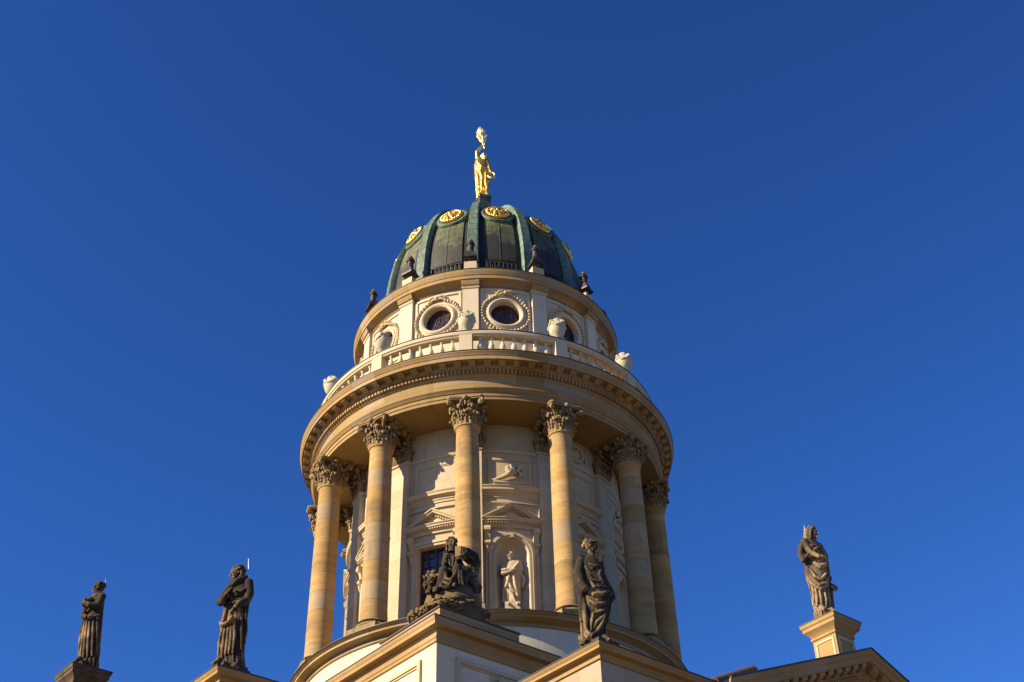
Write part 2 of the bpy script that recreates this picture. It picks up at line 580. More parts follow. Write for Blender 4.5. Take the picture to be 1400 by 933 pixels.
# stylobate: the round base between the piers
k = MB()
k.lathe([(0.5, 5.0), (9.02, 5.0), (9.02, 27.4), (0.5, 27.4)], 144, closed=True)
sty = k.build('stylobate', M_sty, tower)
k = MB()
k.lathe([(8.8, 26.90), (9.06, 26.90), (9.10, 26.96), (9.10, 27.06), (9.05, 27.10), (9.05, 27.22), (9.18, 27.30), (9.30, 27.36), (9.44, 27.38), (9.44, 27.55),
         (9.48, 27.58), (9.58, 27.70), (9.58, 27.76), (6.5, 27.86), (6.5, 26.9)], 144, closed=True)
k.map(lambda x, y, z: (x, y, 27.86 - (27.86 - z) * .60))
k.build('cornice', M_och, sty, 25)
k = MB()
k.lathe([(9.45, 27.785), (9.62, 27.772), (9.62, 27.80), (9.45, 27.82)], 144, closed=True)
k.build('flashing', M_flash, sty, 25)

# wings: a broad block with a pediment in the middle of its front
WC = [(-0.5, 18.35), (0.0, 18.35), (0.0, 18.38), (0.06, 18.42), (0.06, 18.52), (0.02, 18.56), (0.02, 18.68), (0.03, 18.74), (0.04, 18.80), (0.27, 18.84), (0.27, 18.98),
      (0.30, 19.02), (0.35, 19.13), (0.35, 19.18), (-0.5, 19.26)]
WC = [(d * .8, 19.26 - (19.26 - z) * .55) for d, z in WC]
HB, E0, E1 = 12.375, 12.45, 20.47


def wing(rz, third=False):
    """built facing local -Y, then turned"""
    w = MB()
    w.box(-HB, HB, -E1, -E0 + 0.02 + 2.9, 0, 18.9)
    o = w.build('church_wing', M_wing, tower, 30, rz=rz)
    # the cornice: left return, front up to the pediment, right return
    for s in (-1, 1):
        k = MB()
        rows = []
        for (x, y, ex, ey) in ((s * HB, -E0, s, 0), (s * HB, -E1, s, -1), (s * 7.45, -E1, 0, -1)):
            rows.append([(x + ex * d, y + ey * d, z) for d, z in WC])
        k.grid(rows, close_u=True, cap=True)
        k.build('cornice', M_och_flat, o, 25)
        k = MB()
        rows = []
        for (x, y, ex, ey) in ((s * HB, -E0, s, 0), (s * HB, -E1, s, -1), (s * 7.45, -E1, 0, -1)):
            rows.append([(x + ex * d, y + ey * d, z) for d, z in ((0.18, 19.222), (0.305, 19.222), (0.305, 19.25), (0.18, 19.275))])
        k.grid(rows, close_u=True, cap=True)
        k.build('flashing', M_flash, o, 25)
        k = MB()
        px, py = s * (HB - 0.55), -(E1 - 0.55)
        k.box(px - .48, px + .48, py - .48, py + .48, 19.2, 19.50)
        k.box(px - .42, px + .42, py - .42, py + .42, 19.503, 19.62)
        k.build('statue_plinth', M_bronze_stone, o)
    # pediment
    ap, ez, hw, YF = 22.30, 19.22, 7.5, -21.45
    sl = (ap - ez) / hw
    k = MB()
    k.prism([(-hw, ez - 1.4), (hw, ez - 1.4), (hw, ez - 0.75), (0, ap - 0.75), (-hw, ez - 0.75)], -E1 - 0.28, -E1 + 0.3)
    p = o
    k.build('pediment', M_och_flat, o)
    # raking cornice: profile (out y, drop)
    prof = [(-21.46, -0.02), (-21.46, -0.10), (-21.40, -0.20), (-21.36, -0.22), (-21.36, -0.42), (-21.30, -0.46), (-20.98, -0.46), (-20.96, -0.72), (-20.86, -0.80),
            (-20.86, -0.90), (-20.74, -0.98), (-20.74, -1.12), (-20.62, -1.12), (-20.62, -0.02)]
    k = MB()
    rows = [[(x, y, ap - abs(x) * sl + d) for y, d in prof] for x in (-hw - .3, 0, hw + .3)]
    k.grid(rows, close_u=True, cap=True)
    k.build('raking_cornice', M_och_flat, p, 25)
    k = MB()
    rows = [[(x, y, ap - abs(x) * sl + d) for y, d in ((-21.5, -0.012), (-21.5, 0.035), (-20.6, 0.06), (-20.6, -0.012))] for x in (-hw - .3, 0, hw + .3)]
    k.grid(rows, close_u=True, cap=True)
    k.build('flashing', M_flash, p, 25)
    k = MB()
    for s in (-1, 1):
        for i in range(15):
            x = s * (0.32 + i * 0.5)
            zc = ap - abs(x) * sl
            w2 = 0.14
            poly = [(-21.28, -0.464), (-20.985, -0.464), (-20.985, -0.70), (-21.06, -0.70), (-21.26, -0.58)]
            rows = [[(xx, y, ap - abs(xx) * sl + d) for y, d in poly] for xx in (x - w2, x + w2)]
            k = MB()
            k.grid(rows, close_u=True, cap=True)
            k.build('gable_bracket', M_och_flat, p)
    k = MB()
    for s in (-1, 1):
        for i in range(48):
            x = s * (0.4 + i * 0.145)
            zc = ap - abs(x) * sl
            k.box(x - .045, x + .045, -20.96, -20.87, zc - 0.905, zc - 0.81)
    tag(k.build('dentil_row', M_och_flat, p), kind='stuff')
    # gable roof behind the pediment
    k = MB()
    k.prism([(-hw, 19.0), (hw, 19.0), (hw, ez - .05), (0, ap - .05), (-hw, ez - .05)], -20.65, -9.5)
    k.build('roof', M_flash, o)
    # pedestal of the figure over the pediment
    k = MB()
    h = 0.52
    Y0 = -19.94
    k.box(-h, h, Y0 - h, Y0 + h, 21.6, 23.4)
    pd = k.build('pedestal', M_och_flat, o)
    k = MB()
    k.square([(-0.3, 23.15), (0.0, 23.15), (0.05, 23.19), (0.05, 23.25), (0.02, 23.28), (0.10, 23.42), (0.22, 23.52), (0.22, 23.64), (0.26, 23.68), (0.28, 23.76), (0.28, 23.80), (-0.3, 23.82)], -h, h, Y0 - h, Y0 + h)
    k.box(-h + .2, h - .2, Y0 - h + .2, Y0 + h - .2, 23.3, 23.815)
    k.build('pedestal_cap', M_och_flat, o, 25)
    k = MB()
    k.square([(0.10, 23.806), (0.30, 23.806), (0.30, 23.835), (0.10, 23.85)], -h, h, Y0 - h, Y0 + h)
    k.build('flashing', M_flash, o, 25)
    k = MB()
    for a, b, c_, d_ in ((-.42, .42, 22.98, 23.06), (-.42, -.34, 22.2, 22.977), (.34, .42, 22.2, 22.977)):
        k.box(a, b, Y0 - h - .03, Y0 - h + .01, c_, d_)
        k.add(*box_vf(-h - .03, -h + .01, Y0 + a, Y0 + b, c_, d_))
    k.build('panel_moulding', M_trim, o)
    return o


def box_vf(x0, x1, y0, y1, z0, z1):
    t = MB()
    t.box(x0, x1, y0, y1, z0, z1)
    return t.v, t.f


M_bronze_stone = weathered('dark_plinth_stone', (0.08, 0.062, 0.045), (0.020, 0.017, 0.014), 0.35, 0.65, 1.5, 1.0)
w_right = wing(0.0)
w_left = copy_tree(w_right, tower, radians(-90))
for ch in w_left.children:
    if ch.name.startswith('pedestal_cap'):
        ch.material_slots[0].link = 'OBJECT'
        ch.material_slots[0].material = M_capdark
# copper ridge roll lying on the roof slope of the right wing
k = MB()
k.tube([(-5.75, -19.0, 20.35), (-3.62, -19.0, 21.36)], [.20, .20], 14)
k.tube([(-6.75, -19.6, 19.75), (-6.45, -19.6, 19.95)], [.16, .16], 10)
k.build('roof_ridge_roll', M_copperroof, w_right)

# ------------------------------------------------------------------ the drum
RW = 6.956
BH = pi * RW / 12            # half a bay along the arc
ZF, ZS = 27.84, 39.06        # floor and soffit


def rect_pts(x0, x1, z0, z1, centre, dirs):
    out = []
    cx, cz = centre
    for dx, dz in dirs:
        ts = []
        if dx > 1e-9: ts.append((x1 - cx) / dx)
        if dx < -1e-9: ts.append((x0 - cx) / dx)
        if dz > 1e-9: ts.append((z1 - cz) / dz)
        if dz < -1e-9: ts.append((z0 - cz) / dz)
        t = min(ts)
        out.append((cx + dx * t, cz + dz * t))
    return out


def wall_with_hole(mb, hole, centre, x0, x1, z0, z1, steps=5):
    """wall sheet y=0 between the hole contour [(x,z)] (closed) and the rectangle"""
    dirs = []
    for x, z in hole:
        dx, dz = x - centre[0], z - centre[1]
        L = hypot(dx, dz)
        dirs.append((dx / L, dz / L))
    outer = rect_pts(x0, x1, z0, z1, centre, dirs)
    # snap the points nearest to the corners
    for qx, qz in ((x0, z0), (x0, z1), (x1, z0), (x1, z1)):
        i = min(range(len(outer)), key=lambda j: hypot(outer[j][0] - qx, outer[j][1] - qz))
        outer[i] = (qx, qz)
    rows = []
    for s in range(steps + 1):
        t = s / steps
        rows.append([(lerp(a[0], b[0], t), 0.0, lerp(a[1], b[1], t)) for a, b in zip(hole, outer)])
    mb.grid(rows, close_u=True)
    return outer


NX = 14


def bent(mb, name, mat, par, ang=35):
    mb.map(bend(RW))
    return mb.build(name, mat, par, ang)


def bay_features(par, wtype):
    k = MB()
    k.sweep_x([(-.02, 37.42), (.05, 37.42), (.10, 37.50), (.10, 37.56), (.03, 37.62), (-.02, 37.62)], -BH, BH, NX)
    bent(k, 'string_course', M_trim, par)
    k = MB()                     # frame of the sunk panel
    x, z0, z1, w = 1.04, 35.55, 37.12, 0.13
    for a, b, c_, d_, n in ((-x, x, z1 - w, z1, 8), (-x, x, z0, z0 + w, 8), (-x, -x + w, z0 + w + .003, z1 - w - .003, 1), (x - w, x, z0 + w + .003, z1 - w - .003, 1)):
        k.box(a, b, -.01, .07, c_, d_, n)
    x2, w2 = x - w - .003, .06
    for a, b, c_, d_, n in ((-x2, x2, z1 - w - w2, z1 - w - .004, 8), (-x2, x2, z0 + w + .004, z0 + w + w2, 8), (-x2, -x2 + w2, z0 + w + w2 + .003, z1 - w - w2 - .003, 1), (x2 - w2, x2, z0 + w + w2 + .003, z1 - w - w2 - .003, 1)):
        k.box(a, b, -.01, .035, c_, d_, n)
    bent(k, 'panel_moulding', M_trim, par)
    k = MB()                     # band cornice
    k.sweep_x([(-.02, 34.90), (.05, 34.92), (.05, 35.02), (.09, 35.05), (.09, 35.14), (.17, 35.20), (.27, 35.24), (.27, 35.34), (.32, 35.42), (.32, 35.46), (-.02, 35.52)], -BH + .5, BH - .5, NX)
    k.sweep_x([(-.02, 34.58), (.10, 34.60), (.10, 34.66), (-.02, 34.70)], -BH + .5, BH - .5, NX)
    bent(k, 'band_cornice', M_trim, par, 25)
    # pediment over the opening
    hw, zb, za = 1.36, 33.62, 34.44
    k = MB()
    k.sweep_x([(-.02, 33.26), (.10, 33.26), (.10, 33.36), (.16, 33.42), (.16, 33.50), (.30, 33.54), (.30, 33.60), (.36, 33.66), (.36, 33.69), (-.02, 33.70)], -hw, hw, NX)
    sl = (za - 33.66) / hw
    for s in (-1, 1):
        rows = [[(s * lerp(0, hw, i / 6), y, za - lerp(0, hw, i / 6) * sl + d) for y, d in ((-.02, .03), (.38, .03), (.38, -.03), (.31, -.08), (.31, -.15), (.14, -.17), (-.02, -.17))] for i in range(7)]
        k.grid(rows, close_u=True, cap=True)
    rows = [[(lerp(-hw, hw, i / 12), y, z) for y, z in ((-.01, 33.66), (.06, 33.66), (.06, za - abs(lerp(-hw, hw, i / 12)) * sl - .1), (-.01, za - abs(lerp(-hw, hw, i / 12)) * sl - .1))] for i in range(13)]
    k.grid(rows, close_u=True, cap=True)
    ped = bent(k, 'window_pediment' if wtype == 'window' else 'niche_pediment', M_trim, par, 25)
    k = MB()
    for i in range(21):
        x = -1.2 + i * 0.12
        k.box(x - .032, x + .032, .155, .25, 33.435, 33.53)
        if abs(x) < 1.1:
            zc = za - abs(x) * sl
            k.box(x - .032, x + .032, .055, .16, zc - .275, zc - .18)
    tag(bent(k, 'dentil_row', M_trim, par), kind='stuff')
    for s in (-1, 1):            # scrolled consoles
        k = MB()
        x = s * 1.13
        k.sweep_x([(-.01, 33.26), (.28, 33.255), (.30, 33.10), (.22, 32.98), (.15, 32.80), (.12, 32.6), (.20, 32.48), (.20, 32.36), (.10, 32.28), (.06, 32.12), (-.01, 32.10)], x - .13, x + .13, 2)
        for zz, rr in ((33.10, .16), (32.44, .12)):
            k.tube([(x - .15, .17 if zz > 33 else .12, zz), (x + .15, .17 if zz > 33 else .12, zz)], rr, 10)
        k.tube([(x, .12, 32.25), (x, .08, 32.0), (x, .05, 31.85)], [.10, .07, .02], 8)
        bent(k, 'console', M_trim, par)
    return ped


# arch and rectangle contours
NA = 20
AW, SPR, NB, = 0.78, 31.95, 29.10
arch = []
for i in range(9): arch.append((-AW, lerp(NB, SPR, i / 9)))
for i in range(NA + 1):
    a = pi - pi * i / NA
    arch.append((AW * cos(a), SPR + AW * sin(a)))
for i in range(9): arch.append((AW, lerp(SPR, NB, (i + 1) / 9)))
for i in range(5): arch.append((lerp(AW, -AW, (i + 1) / 6), NB))
WX, WZ0, WZ1 = 0.80, 29.10, 32.62
rect = []
for i in range(10): rect.append((-WX, lerp(WZ0, WZ1, i / 10)))
for i in range(8): rect.append((lerp(-WX, WX, i / 8), WZ1))
for i in range(10): rect.append((WX, lerp(WZ1, WZ0, i / 10)))
for i in range(8): rect.append((lerp(WX, -WX, i / 8), WZ0))


def make_bay(kind):
    k = MB()
    hole = arch if kind == 'niche' else rect
    wall_with_hole(k, hole, (0, 31.0), -BH, BH, ZF - .1, 33.0, 5)
    rows = [[(lerp(-BH, BH, i / 24), 0, z) for i in range(25)] for z in (33.0, 35, 37, ZS + .03)]
    k.grid(rows)
    if kind == 'niche':
        # half-round recess with a quarter-sphere head
        D = 0.95
        rows = []
        for j in range(7):
            z = lerp(NB, SPR, j / 6)
            rows.append([(-AW * cos(pi * i / 16), -AW * D * sin(pi * i / 16), z) for i in range(17)])
        for j in range(1, 9):
            th = pi / 2 * j / 8
            rows.append([(-AW * cos(pi * i / 16) * cos(th), -AW * D * sin(pi * i / 16) * cos(th), SPR + AW * sin(th)) for i in range(17)])
        nk = MB()
        nk.grid(rows)
        rows = [[(-AW * cos(pi * i / 16), -AW * D * sin(pi * i / 16) * s, NB) for i in range(17)] for s in (0, 1)]
        nk.grid(rows)
        nk.map(bend(RW))
    else:
        rows = [[(x, y, z) for x, z in rect] for y in (0, -.38)]
        k.grid(rows, close_u=True)
    k.map(bend(RW))
    o = k.build('drum_bay', M_wall, tower, 35, recalc=False)
    if kind == 'niche': nk.build('niche_recess', M_attic, o, 50, recalc=False)
    # architrave round the opening
    k = MB()
    for off, w, pr in ((.02, .13, .05), (.153, .14, .10)):
        pts = arch[:9 + NA + 1 + 9] if kind == 'niche' else rect[:29]
        rows = []
        for i, (x, z) in enumerate(pts):
            a, b = pts[max(i - 1, 0)], pts[min(i + 1, len(pts) - 1)]
            if kind == 'window':
                nx_ = -1 if x <= -WX + 1e-6 else (1 if x >= WX - 1e-6 else 0)
                nz_ = 1 if z >= WZ1 - 1e-6 else 0
            else:
                nx_, nz_ = (-1 if x < 0 else 1, 0) if z <= SPR else (x / AW, (z - SPR) / AW)
            p0 = (x + nx_ * off, z + nz_ * off)
            p1 = (x + nx_ * (off + w), z + nz_ * (off + w))
            rows.append([(p0[0], -.01, p0[1]), (p0[0], pr, p0[1]), (p1[0], pr, p1[1]), (p1[0], -.01, p1[1])])
        k.grid(rows, close_u=True, cap=True)
    if kind == 'niche':
        k.box(-1.22, -1.10, -.01, .06, NB, 32.9)
        k.box(1.10, 1.22, -.01, .06, NB, 32.9)
        k.box(-.07, .07, -.01, .13, SPR + AW + .02, SPR + AW + .26)
    k.sweep_x([(-.01, 28.86), (.12, 28.88), (.18, 28.94), (.18, 29.06), (-.01, 29.09)], -1.25, 1.25, 8)
    bent(k, 'architrave', M_trim, o, 25)
    bay_features(o, kind)
    if kind == 'window':
        k = MB()
        k.grid([[(lerp(-WX, WX, i / 8), -.30, z) for i in range(9)] for z in (WZ0, 30.3, 31.5, WZ1)])
        bent(k, 'pane', M_glass, o)
        k = MB()
        for x in (-.76, 0, .76): k.box(x - (.045 if x else .05), x + (.045 if x else .05), -.295, -.22, WZ0, WZ1)
        for x in (-.38, .38): k.box(x - .014, x + .014, -.293, -.25, WZ0, WZ1)
        for z in (29.13, 30.45, WZ1 - .04): k.box(-.72, .72, -.292, -.228, z - .04, z + .04, 6)
        for i in range(1, 8):
            z = WZ0 + i * .44
            k.box(-.72, .72, -.291, -.255, z - .013, z + .013, 6)
        bent(k, 'window_frame', M_frame, o)
    return o


def reclining(par):
    """small reclining figure in relief on a ledge"""
    k = MB()
    k.box(-.82, .82, -.01, .14, 35.70, 35.80, 6)
    k.tube([(-.75, .10, 35.86), (-.4, .16, 35.95), (-.1, .2, 36.12), (.2, .2, 36.28)], [.05, .11, .14, .15], 10)
    k.tube([(.25, .2, 36.3), (.42, .22, 36.45)], [.12, .08], 8)
    k.ell((.42, .22, 36.52), (.12, .13, .14))
    k.tube([(.3, .2, 36.35), (.5, .26, 36.12), (.38, .26, 35.95)], [.06, .05, .04], 8)
    k.tube([(-.2, .14, 36.0), (-.1, .2, 36.3), (.05, .2, 36.36)], [.08, .07, .05], 8)
    for i in range(12):
        k.ell((random.uniform(-.15, .35), .06, random.uniform(36.3, 36.72)), (.13, .08, .10), nu=8, nv=6)
    k.tube([(-.9, .06, 35.9), (-.7, .1, 35.84), (-.5, .1, 35.88)], [.02, .06, .05], 8)
    bent(k, 'reclining_relief', M_pale_statue, par)


win = make_bay('window')
nic = make_bay('niche')
reclining(nic)
# bays sit between the columns (columns at -45+30k in tower axes, bays at -30+30k)
win.rotation_euler = (0, 0, 0)
nic.rotation_euler = (0, 0, radians(-30))
for i in range(1, 6):
    copy_tree(win, tower, radians(60 * i))
    copy_tree(nic, tower, radians(-30 + 60 * i))
# wreath in the top band of the bay over the right front
k = MB()
for i in range(22):
    a = 2 * pi * i / 22
    k.ell((.42 * cos(a), .06, 38.28 + .42 * sin(a)), (.10, .09, .10), nu=8, nv=6)
k.ell((0, .03, 38.28), (.3, .08, .3))
k.tube([(-.4, .05, 38.5), (-.6, .08, 38.2), (-.62, .05, 37.85)], [.07, .06, .02], 8)
k.tube([(.4, .05, 38.5), (.6, .08, 38.2), (.62, .05, 37.85)], [.07, .06, .02], 8)
bent(k, 'wreath_relief', M_trim, win)


# capitals -----------------------------------------------------------
def leaf(mb, org, az, h, out, w, z0):
    """acanthus leaf rising from org (x,y) in direction az (0 = -Y), curling outward at the tip"""
    N_ = Vector((sin(az), -cos(az), 0))
    T_ = Vector((cos(az), sin(az), 0))
    path = [(0, 0), (.03, .35 * h), (.06, .65 * h), (.35 * out, .90 * h), (.75 * out, 1.0 * h), (1.0 * out, .97 * h), (1.12 * out, .86 * h), (1.0 * out, .76 * h)]
    wid = [.75, 1, 1, .95, .8, .6, .45, .25]
    rows = []
    for i, (r, z) in enumerate(path):
        a, b = path[max(i - 1, 0)], path[min(i + 1, len(path) - 1)]
        d = Vector((b[0] - a[0], b[1] - a[1])).normalized()
        n = N_ * d.y - Vector((0, 0, 1)) * d.x
        c = Vector((org[0], org[1], z0)) + N_ * r + Vector((0, 0, z))
        ww = w * wid[i]
        th = .05
        rows.append([c + T_ * ww * q + n * t for q, t in ((-1, -.02), (-.55, .035), (0, th * 1.6), (.55, .035), (1, -.02), (0, -.05))])
    mb.grid(rows, close_u=True, cap=True)
    for s in (-1, 1):
        for r, z, ww in ((.06, .45 * h, 1.0), (.10, .72 * h, 1.0), (.55 * out, .93 * h, .85)):
            mb.ell(Vector((org[0], org[1], z0 + z)) + N_ * (r + .03) + T_ * s * w * ww, (.055, .055, .085), nu=8, nv=6)
    mb.ell(Vector((org[0], org[1], z0 + .86 * h)) + N_ * 1.02 * out, (.085, .085, .085), nu=8, nv=6)


def volute(mb, az, r0, r1, z0, z1, rad):
    N_ = Vector((sin(az), -cos(az), 0))
    pts, rr = [], []
    for i in range(7):
        t = i / 6
        pts.append(N_ * lerp(r0, r1, t ** 1.4) + Vector((0, 0, lerp(z0, z1, t ** .7))))
        rr.append(lerp(.05, .085, t))
    c = N_ * (r1 - .01) + Vector((0, 0, z1 - rad))
    for i in range(1, 15):
        a = pi / 2 - i * 2 * pi * 1.4 / 14
        q = rad * (1 - .062 * i)
        pts.append(c + N_ * q * cos(a) + Vector((0, 0, q * sin(a))))
        rr.append(.075 - .0025 * i)
    mb.tube(pts, rr, 8)
    T_ = Vector((cos(az), sin(az), 0))
    mb.tube([c - T_ * .11, c + T_ * .11], rad * .62, 10)


def abacus_pts(rc, rm, half=False):
    out = []
    for q in range(4):
        a0 = radians(45 + 90 * q)
        for s in (-1, 1):
            out.append((rc * cos(a0) - s * .09 * sin(a0), rc * sin(a0) + s * .09 * cos(a0)))
        a1 = radians(90 + 90 * q)
        for s in (-.55, 0, .55):
            rr = rm + .16 * abs(s) ** 1.5
            out.append((rr * cos(a1) - s * sin(a1) * .8, rr * sin(a1) + s * cos(a1) * .8))
    return out


def col_capital():
    k = MB()
    k.lathe([(.535, -.02), (.55, .3), (.56, .8), (.66, 1.12), (.74, 1.25)], 24)
    for i in range(8):
        a = radians(45 * i)
        leaf(k, (.54 * sin(a), -.54 * cos(a)), a, .62, .26, .19, .0)
        a = radians(45 * i + 22.5)
        leaf(k, (.55 * sin(a), -.55 * cos(a)), a, 1.0, .28, .17, .0)
    for q in range(4):
        a = radians(45 + 90 * q)
        volute(k, a, .58, 1.06, .62, 1.26, .15)
        for s in (-1, 1):
            b = radians(90 * q + s * 13)
            volute(k, b, .58, .76, .72, 1.22, .09)
        b = radians(90 * q)
        k.ell((.86 * sin(b), -.86 * cos(b), 1.30), (.13, .13, .13), nu=10, nv=8)
        k.ell((.74 * sin(b), -.74 * cos(b), 1.1), (.09, .09, .16), nu=8, nv=6)
    for z0, z1, s in ((1.26, 1.33, .95), (1.333, 1.42, 1.0)):
        pts = abacus_pts(1.16 * s, .80 * s)
        k.grid([[(x, y, z) for x, y in pts] for z in (z0, z1)], close_u=True, cap=True)
    return k


def pil_capital():
    """flat capital for the wall pilasters; x along the wall, face towards -Y"""
    k = MB()
    k.box(-.47, .47, -.02, .20, 0, 1.25)
    for x in (-.32, 0, .32): leaf(k, (x, -.02), 0, .62, .24, .16, 0)
    for x in (-.47, -.16, .16, .47): leaf(k, (x, -.02), 0, 1.0, .26, .14, 0)
    for s in (-1, 1):
        leaf(k, (s * .48, .1), s * pi / 2, .62, .2, .12, 0)
        a = s * radians(50)
        mb = MB()
        volute(mb, a, .05, .42, .62, 1.26, .14)
        k.add([(x + s * .30, y, z) for x, y, z in mb.v], mb.f)
    k.ell((0, -.24, 1.30), (.13, .13, .13), nu=10, nv=8)
    for x in (-.14, .14): k.ell((x, -.14, 1.12), (.11, .10, .11), nu=8, nv=6)
    k.prism([(-.72, 1.27), (.72, 1.27), (.76, 1.42), (-.76, 1.42)], -.28, .2)
    return k


# columns --------------------------------------------------------------
RK = 8.644
col = empty('column')
col.parent = tower
k = MB()
prof = []
for i in range(15):
    t = i / 14
    prof.append((.60 - .065 * (t ** 1.7), lerp(28.48, 37.50, t)))
k.lathe([(.63, 28.44), (.63, 28.50)] + prof[1:] + [(.56, 37.56), (.60, 37.58), (.615, 37.62), (.60, 37.66), (.55, 37.68)], 40)
k.build('shaft', M_shaft, col, 40)
k = MB()
k.lathe([(.2, 28.10), (.74, 28.10), (.80, 28.14), (.82, 28.19), (.80, 28.24), (.74, 28.28), (.69, 28.29), (.66, 28.33), (.67, 28.37), (.71, 28.38), (.74, 28.41), (.71, 28.45), (.63, 28.46), (.2, 28.47)], 36)
k.box(-.82, .82, -.82, .82, 27.83, 28.10)
k.build('base', M_cap, col, 35)
k = col_capital()
k.map(lambda x, y, z: (x, y, z + 37.63))
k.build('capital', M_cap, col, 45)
pil = empty('pilaster')
pil.parent = tower
k = MB()
k.box(-.50, .50, -.26, .25, ZF, 37.60)
k.box(-.56, .56, -.32, .25, ZF, 28.15)
k.prism([(-.54, 28.153), (.54, 28.153), (.51, 28.42), (-.51, 28.42)], -.30, .25)
k.sweep_x([(-.26, 37.42), (-.33, 37.46), (-.33, 37.56), (-.26, 37.605), (.2, 37.605), (.2, 37.42)], -.55, .55)
k.build('shaft', M_wall, pil)
k = pil_capital()
k.map(lambda x, y, z: (x, y - .24, z + 37.63))
k.build('capital', M_cap, pil, 45)
for i in range(12):
    a = radians(-45 + 30 * i)
    c_ = col if i == 0 else copy_tree(col, tower)
    c_.location = (RK * sin(a), -RK * cos(a), 0)
    c_.rotation_euler = (0, 0, a)
    p_ = pil if i == 0 else copy_tree(pil, tower)
    p_.location = (RW * sin(a), -RW * cos(a), 0)
    p_.rotation_euler = (0, 0, a)

# entablature ----------------------------------------------------------
k = MB()
k.lathe([(6.5, 39.06), (8.2, 39.06), (8.2, 39.05), (9.11, 39.05), (9.11, 39.22), (9.15, 39.235), (9.15, 39.42), (9.20, 39.44), (9.25, 39.52), (9.33, 39.60), (9.33, 39.66), (9.13, 39.70),
         (9.13, 40.34), (9.19, 40.38), (9.23, 40.44), (9.23, 40.47), (9.26, 40.48), (9.26, 40.655), (9.42, 40.67), (9.42, 40.71), (9.50, 40.76), (9.50, 40.93), (9.86, 40.93),
         (9.86, 40.90), (9.90, 40.90), (9.90, 41.10), (9.93, 41.12), (9.96, 41.20), (10.02, 41.29), (10.02, 41.34), (9.3, 41.55), (6.5, 41.62)], 192, closed=True)
ent = k.build('entablature', M_och, tower, 22)
k = MB()
for i in range(300):
    a0, a1 = radians(i * 1.2 - .36), radians(i * 1.2 + .36)
    rows = []
    for a in (a0, a1):
        rows.append([(r * sin(a), -r * cos(a), z) for r, z in ((9.25, 40.475), (9.385, 40.475), (9.385, 40.652), (9.25, 40.652))])
    k.grid(rows, close_u=True, cap=True)
tag(k.build('dentil_row', M_och, ent), kind='stuff')
k = MB()
rows = []
for a in (radians(-.95), radians(.95)):
    rows.append([(r * sin(a), -r * cos(a), z) for r, z in ((9.49, 40.73), (9.56, 40.72), (9.64, 40.78), (9.76, 40.80), (9.82, 40.85), (9.82, 40.928), (9.49, 40.928))])
k.grid(rows, close_u=True, cap=True)
mod0 = k.build('modillion', M_och, ent)
for i in range(1, 84): copy_tree(mod0, ent, 2 * pi * i / 84)
k = MB()
k.lathe([(9.85, 41.352), (10.05, 41.352), (10.05, 41.38), (9.85, 41.43)], 192, closed=True)
k.build('flashing', M_flash, ent, 25)

# balustrade -----------------------------------------------------------
k = MB()
k.lathe([(8.72, 41.5), (9.28, 41.5), (9.28, 41.92), (9.22, 41.98), (8.78, 41.98), (8.72, 41.9)], 144, closed=True)
bal = k.build('balustrade', M_rail, tower, 25)
k = MB()
k.lathe([(8.80, 42.88), (9.20, 42.88), (9.22, 42.94), (9.28, 42.98), (9.30, 43.10), (9.27, 43.18), (9.2, 43.21), (8.8, 43.21), (8.72, 43.1)], 144, closed=True)
k.build('rail', M_rail, bal, 25)
k = MB()
k.lathe([(9.1, 43.213), (9.31, 43.185), (9.31, 43.21), (9.1, 43.235)], 144, closed=True)
k.build('flashing', M_flash, bal, 25)
kb = MB()
kb.lathe([(.02, 41.98), (.12, 41.98), (.12, 42.05), (.07, 42.09), (.12, 42.18), (.155, 42.28), (.15, 42.36), (.10, 42.50), (.062, 42.64), (.06, 42.72), (.09, 42.75), (.09, 42.79), (.11, 42.82), (.11, 42.88), (.02, 42.88)], 14)
b0 = None
kp = MB()
kp.box(-.32, .32, -.29, .29, 41.96, 42.90)
kp.box(-.30, .30, -.24, .24, 42.9, 43.24)
for i in range(12):
    a = radians(-45 + 30 * i)
    if i == 0:
        ped0 = kp.build('pedestal', M_rail, bal)
        p_ = ped0
    else:
        p_ = copy_tree(ped0, bal)
    p_.location = (9.02 * sin(a), -9.02 * cos(a), 0)
    p_.rotation_euler = (0, 0, a)
    for j in range(7):
        q = a + radians(4.4 + j * 21.2 / 6)
        if b0 is None:
            b0 = kb.build('baluster', M_rail, bal, 40)
            b_ = b0
        else:
            b_ = copy_tree(b0, bal)
        b_.location = (9.0 * sin(q), -9.0 * cos(q), 0)

# attic with its round windows ------------------------------------------
RA = 6.95
BA = pi * RA / 12
WCZ, WR = 46.22, 0.80
ab = empty('attic_bay')
ab.parent = tower
circ = [(WR * sin(2 * pi * i / 48), WCZ + WR * cos(2 * pi * i / 48)) for i in range(48)]
k = MB()
wall_with_hole(k, circ, (0, WCZ), -BA, BA, 44.4, 48.05, 6)
k.grid([[(lerp(-BA, BA, i / 16), 0, z) for i in range(17)] for z in (41.4, 43, 44.4)])
k.grid([[(x, y, z) for x, z in circ] for y in (0, -.45)], close_u=True)
k.map(bend(RA))
k.build('wall', M_attic, ab, 35, recalc=False)
k = MB()
rows = []
for i in range(48):
    a = 2 * pi * i / 48
    rows.append([((WR + d) * sin(a), y, WCZ + (WR + d) * cos(a)) for d, y in ((-.02, -.2), (-.02, .06), (.03, .12), (.10, .15), (.17, .12), (.20, .07), (.26, .05), (.26, -.02))])
k.grid(rows, close_v=True)
k.map(bend(RA))
k.build('window_surround', M_rail, ab, 35)
k = MB()
k.lathe([(0.001, 0), (.4, 0), (WR, 0)], 32)
k.map(lambda x, y, z: (x, -.33, WCZ + y))
k.map(bend(RA))
pane = k.build('pane', M_glass, ab)
k = MB()
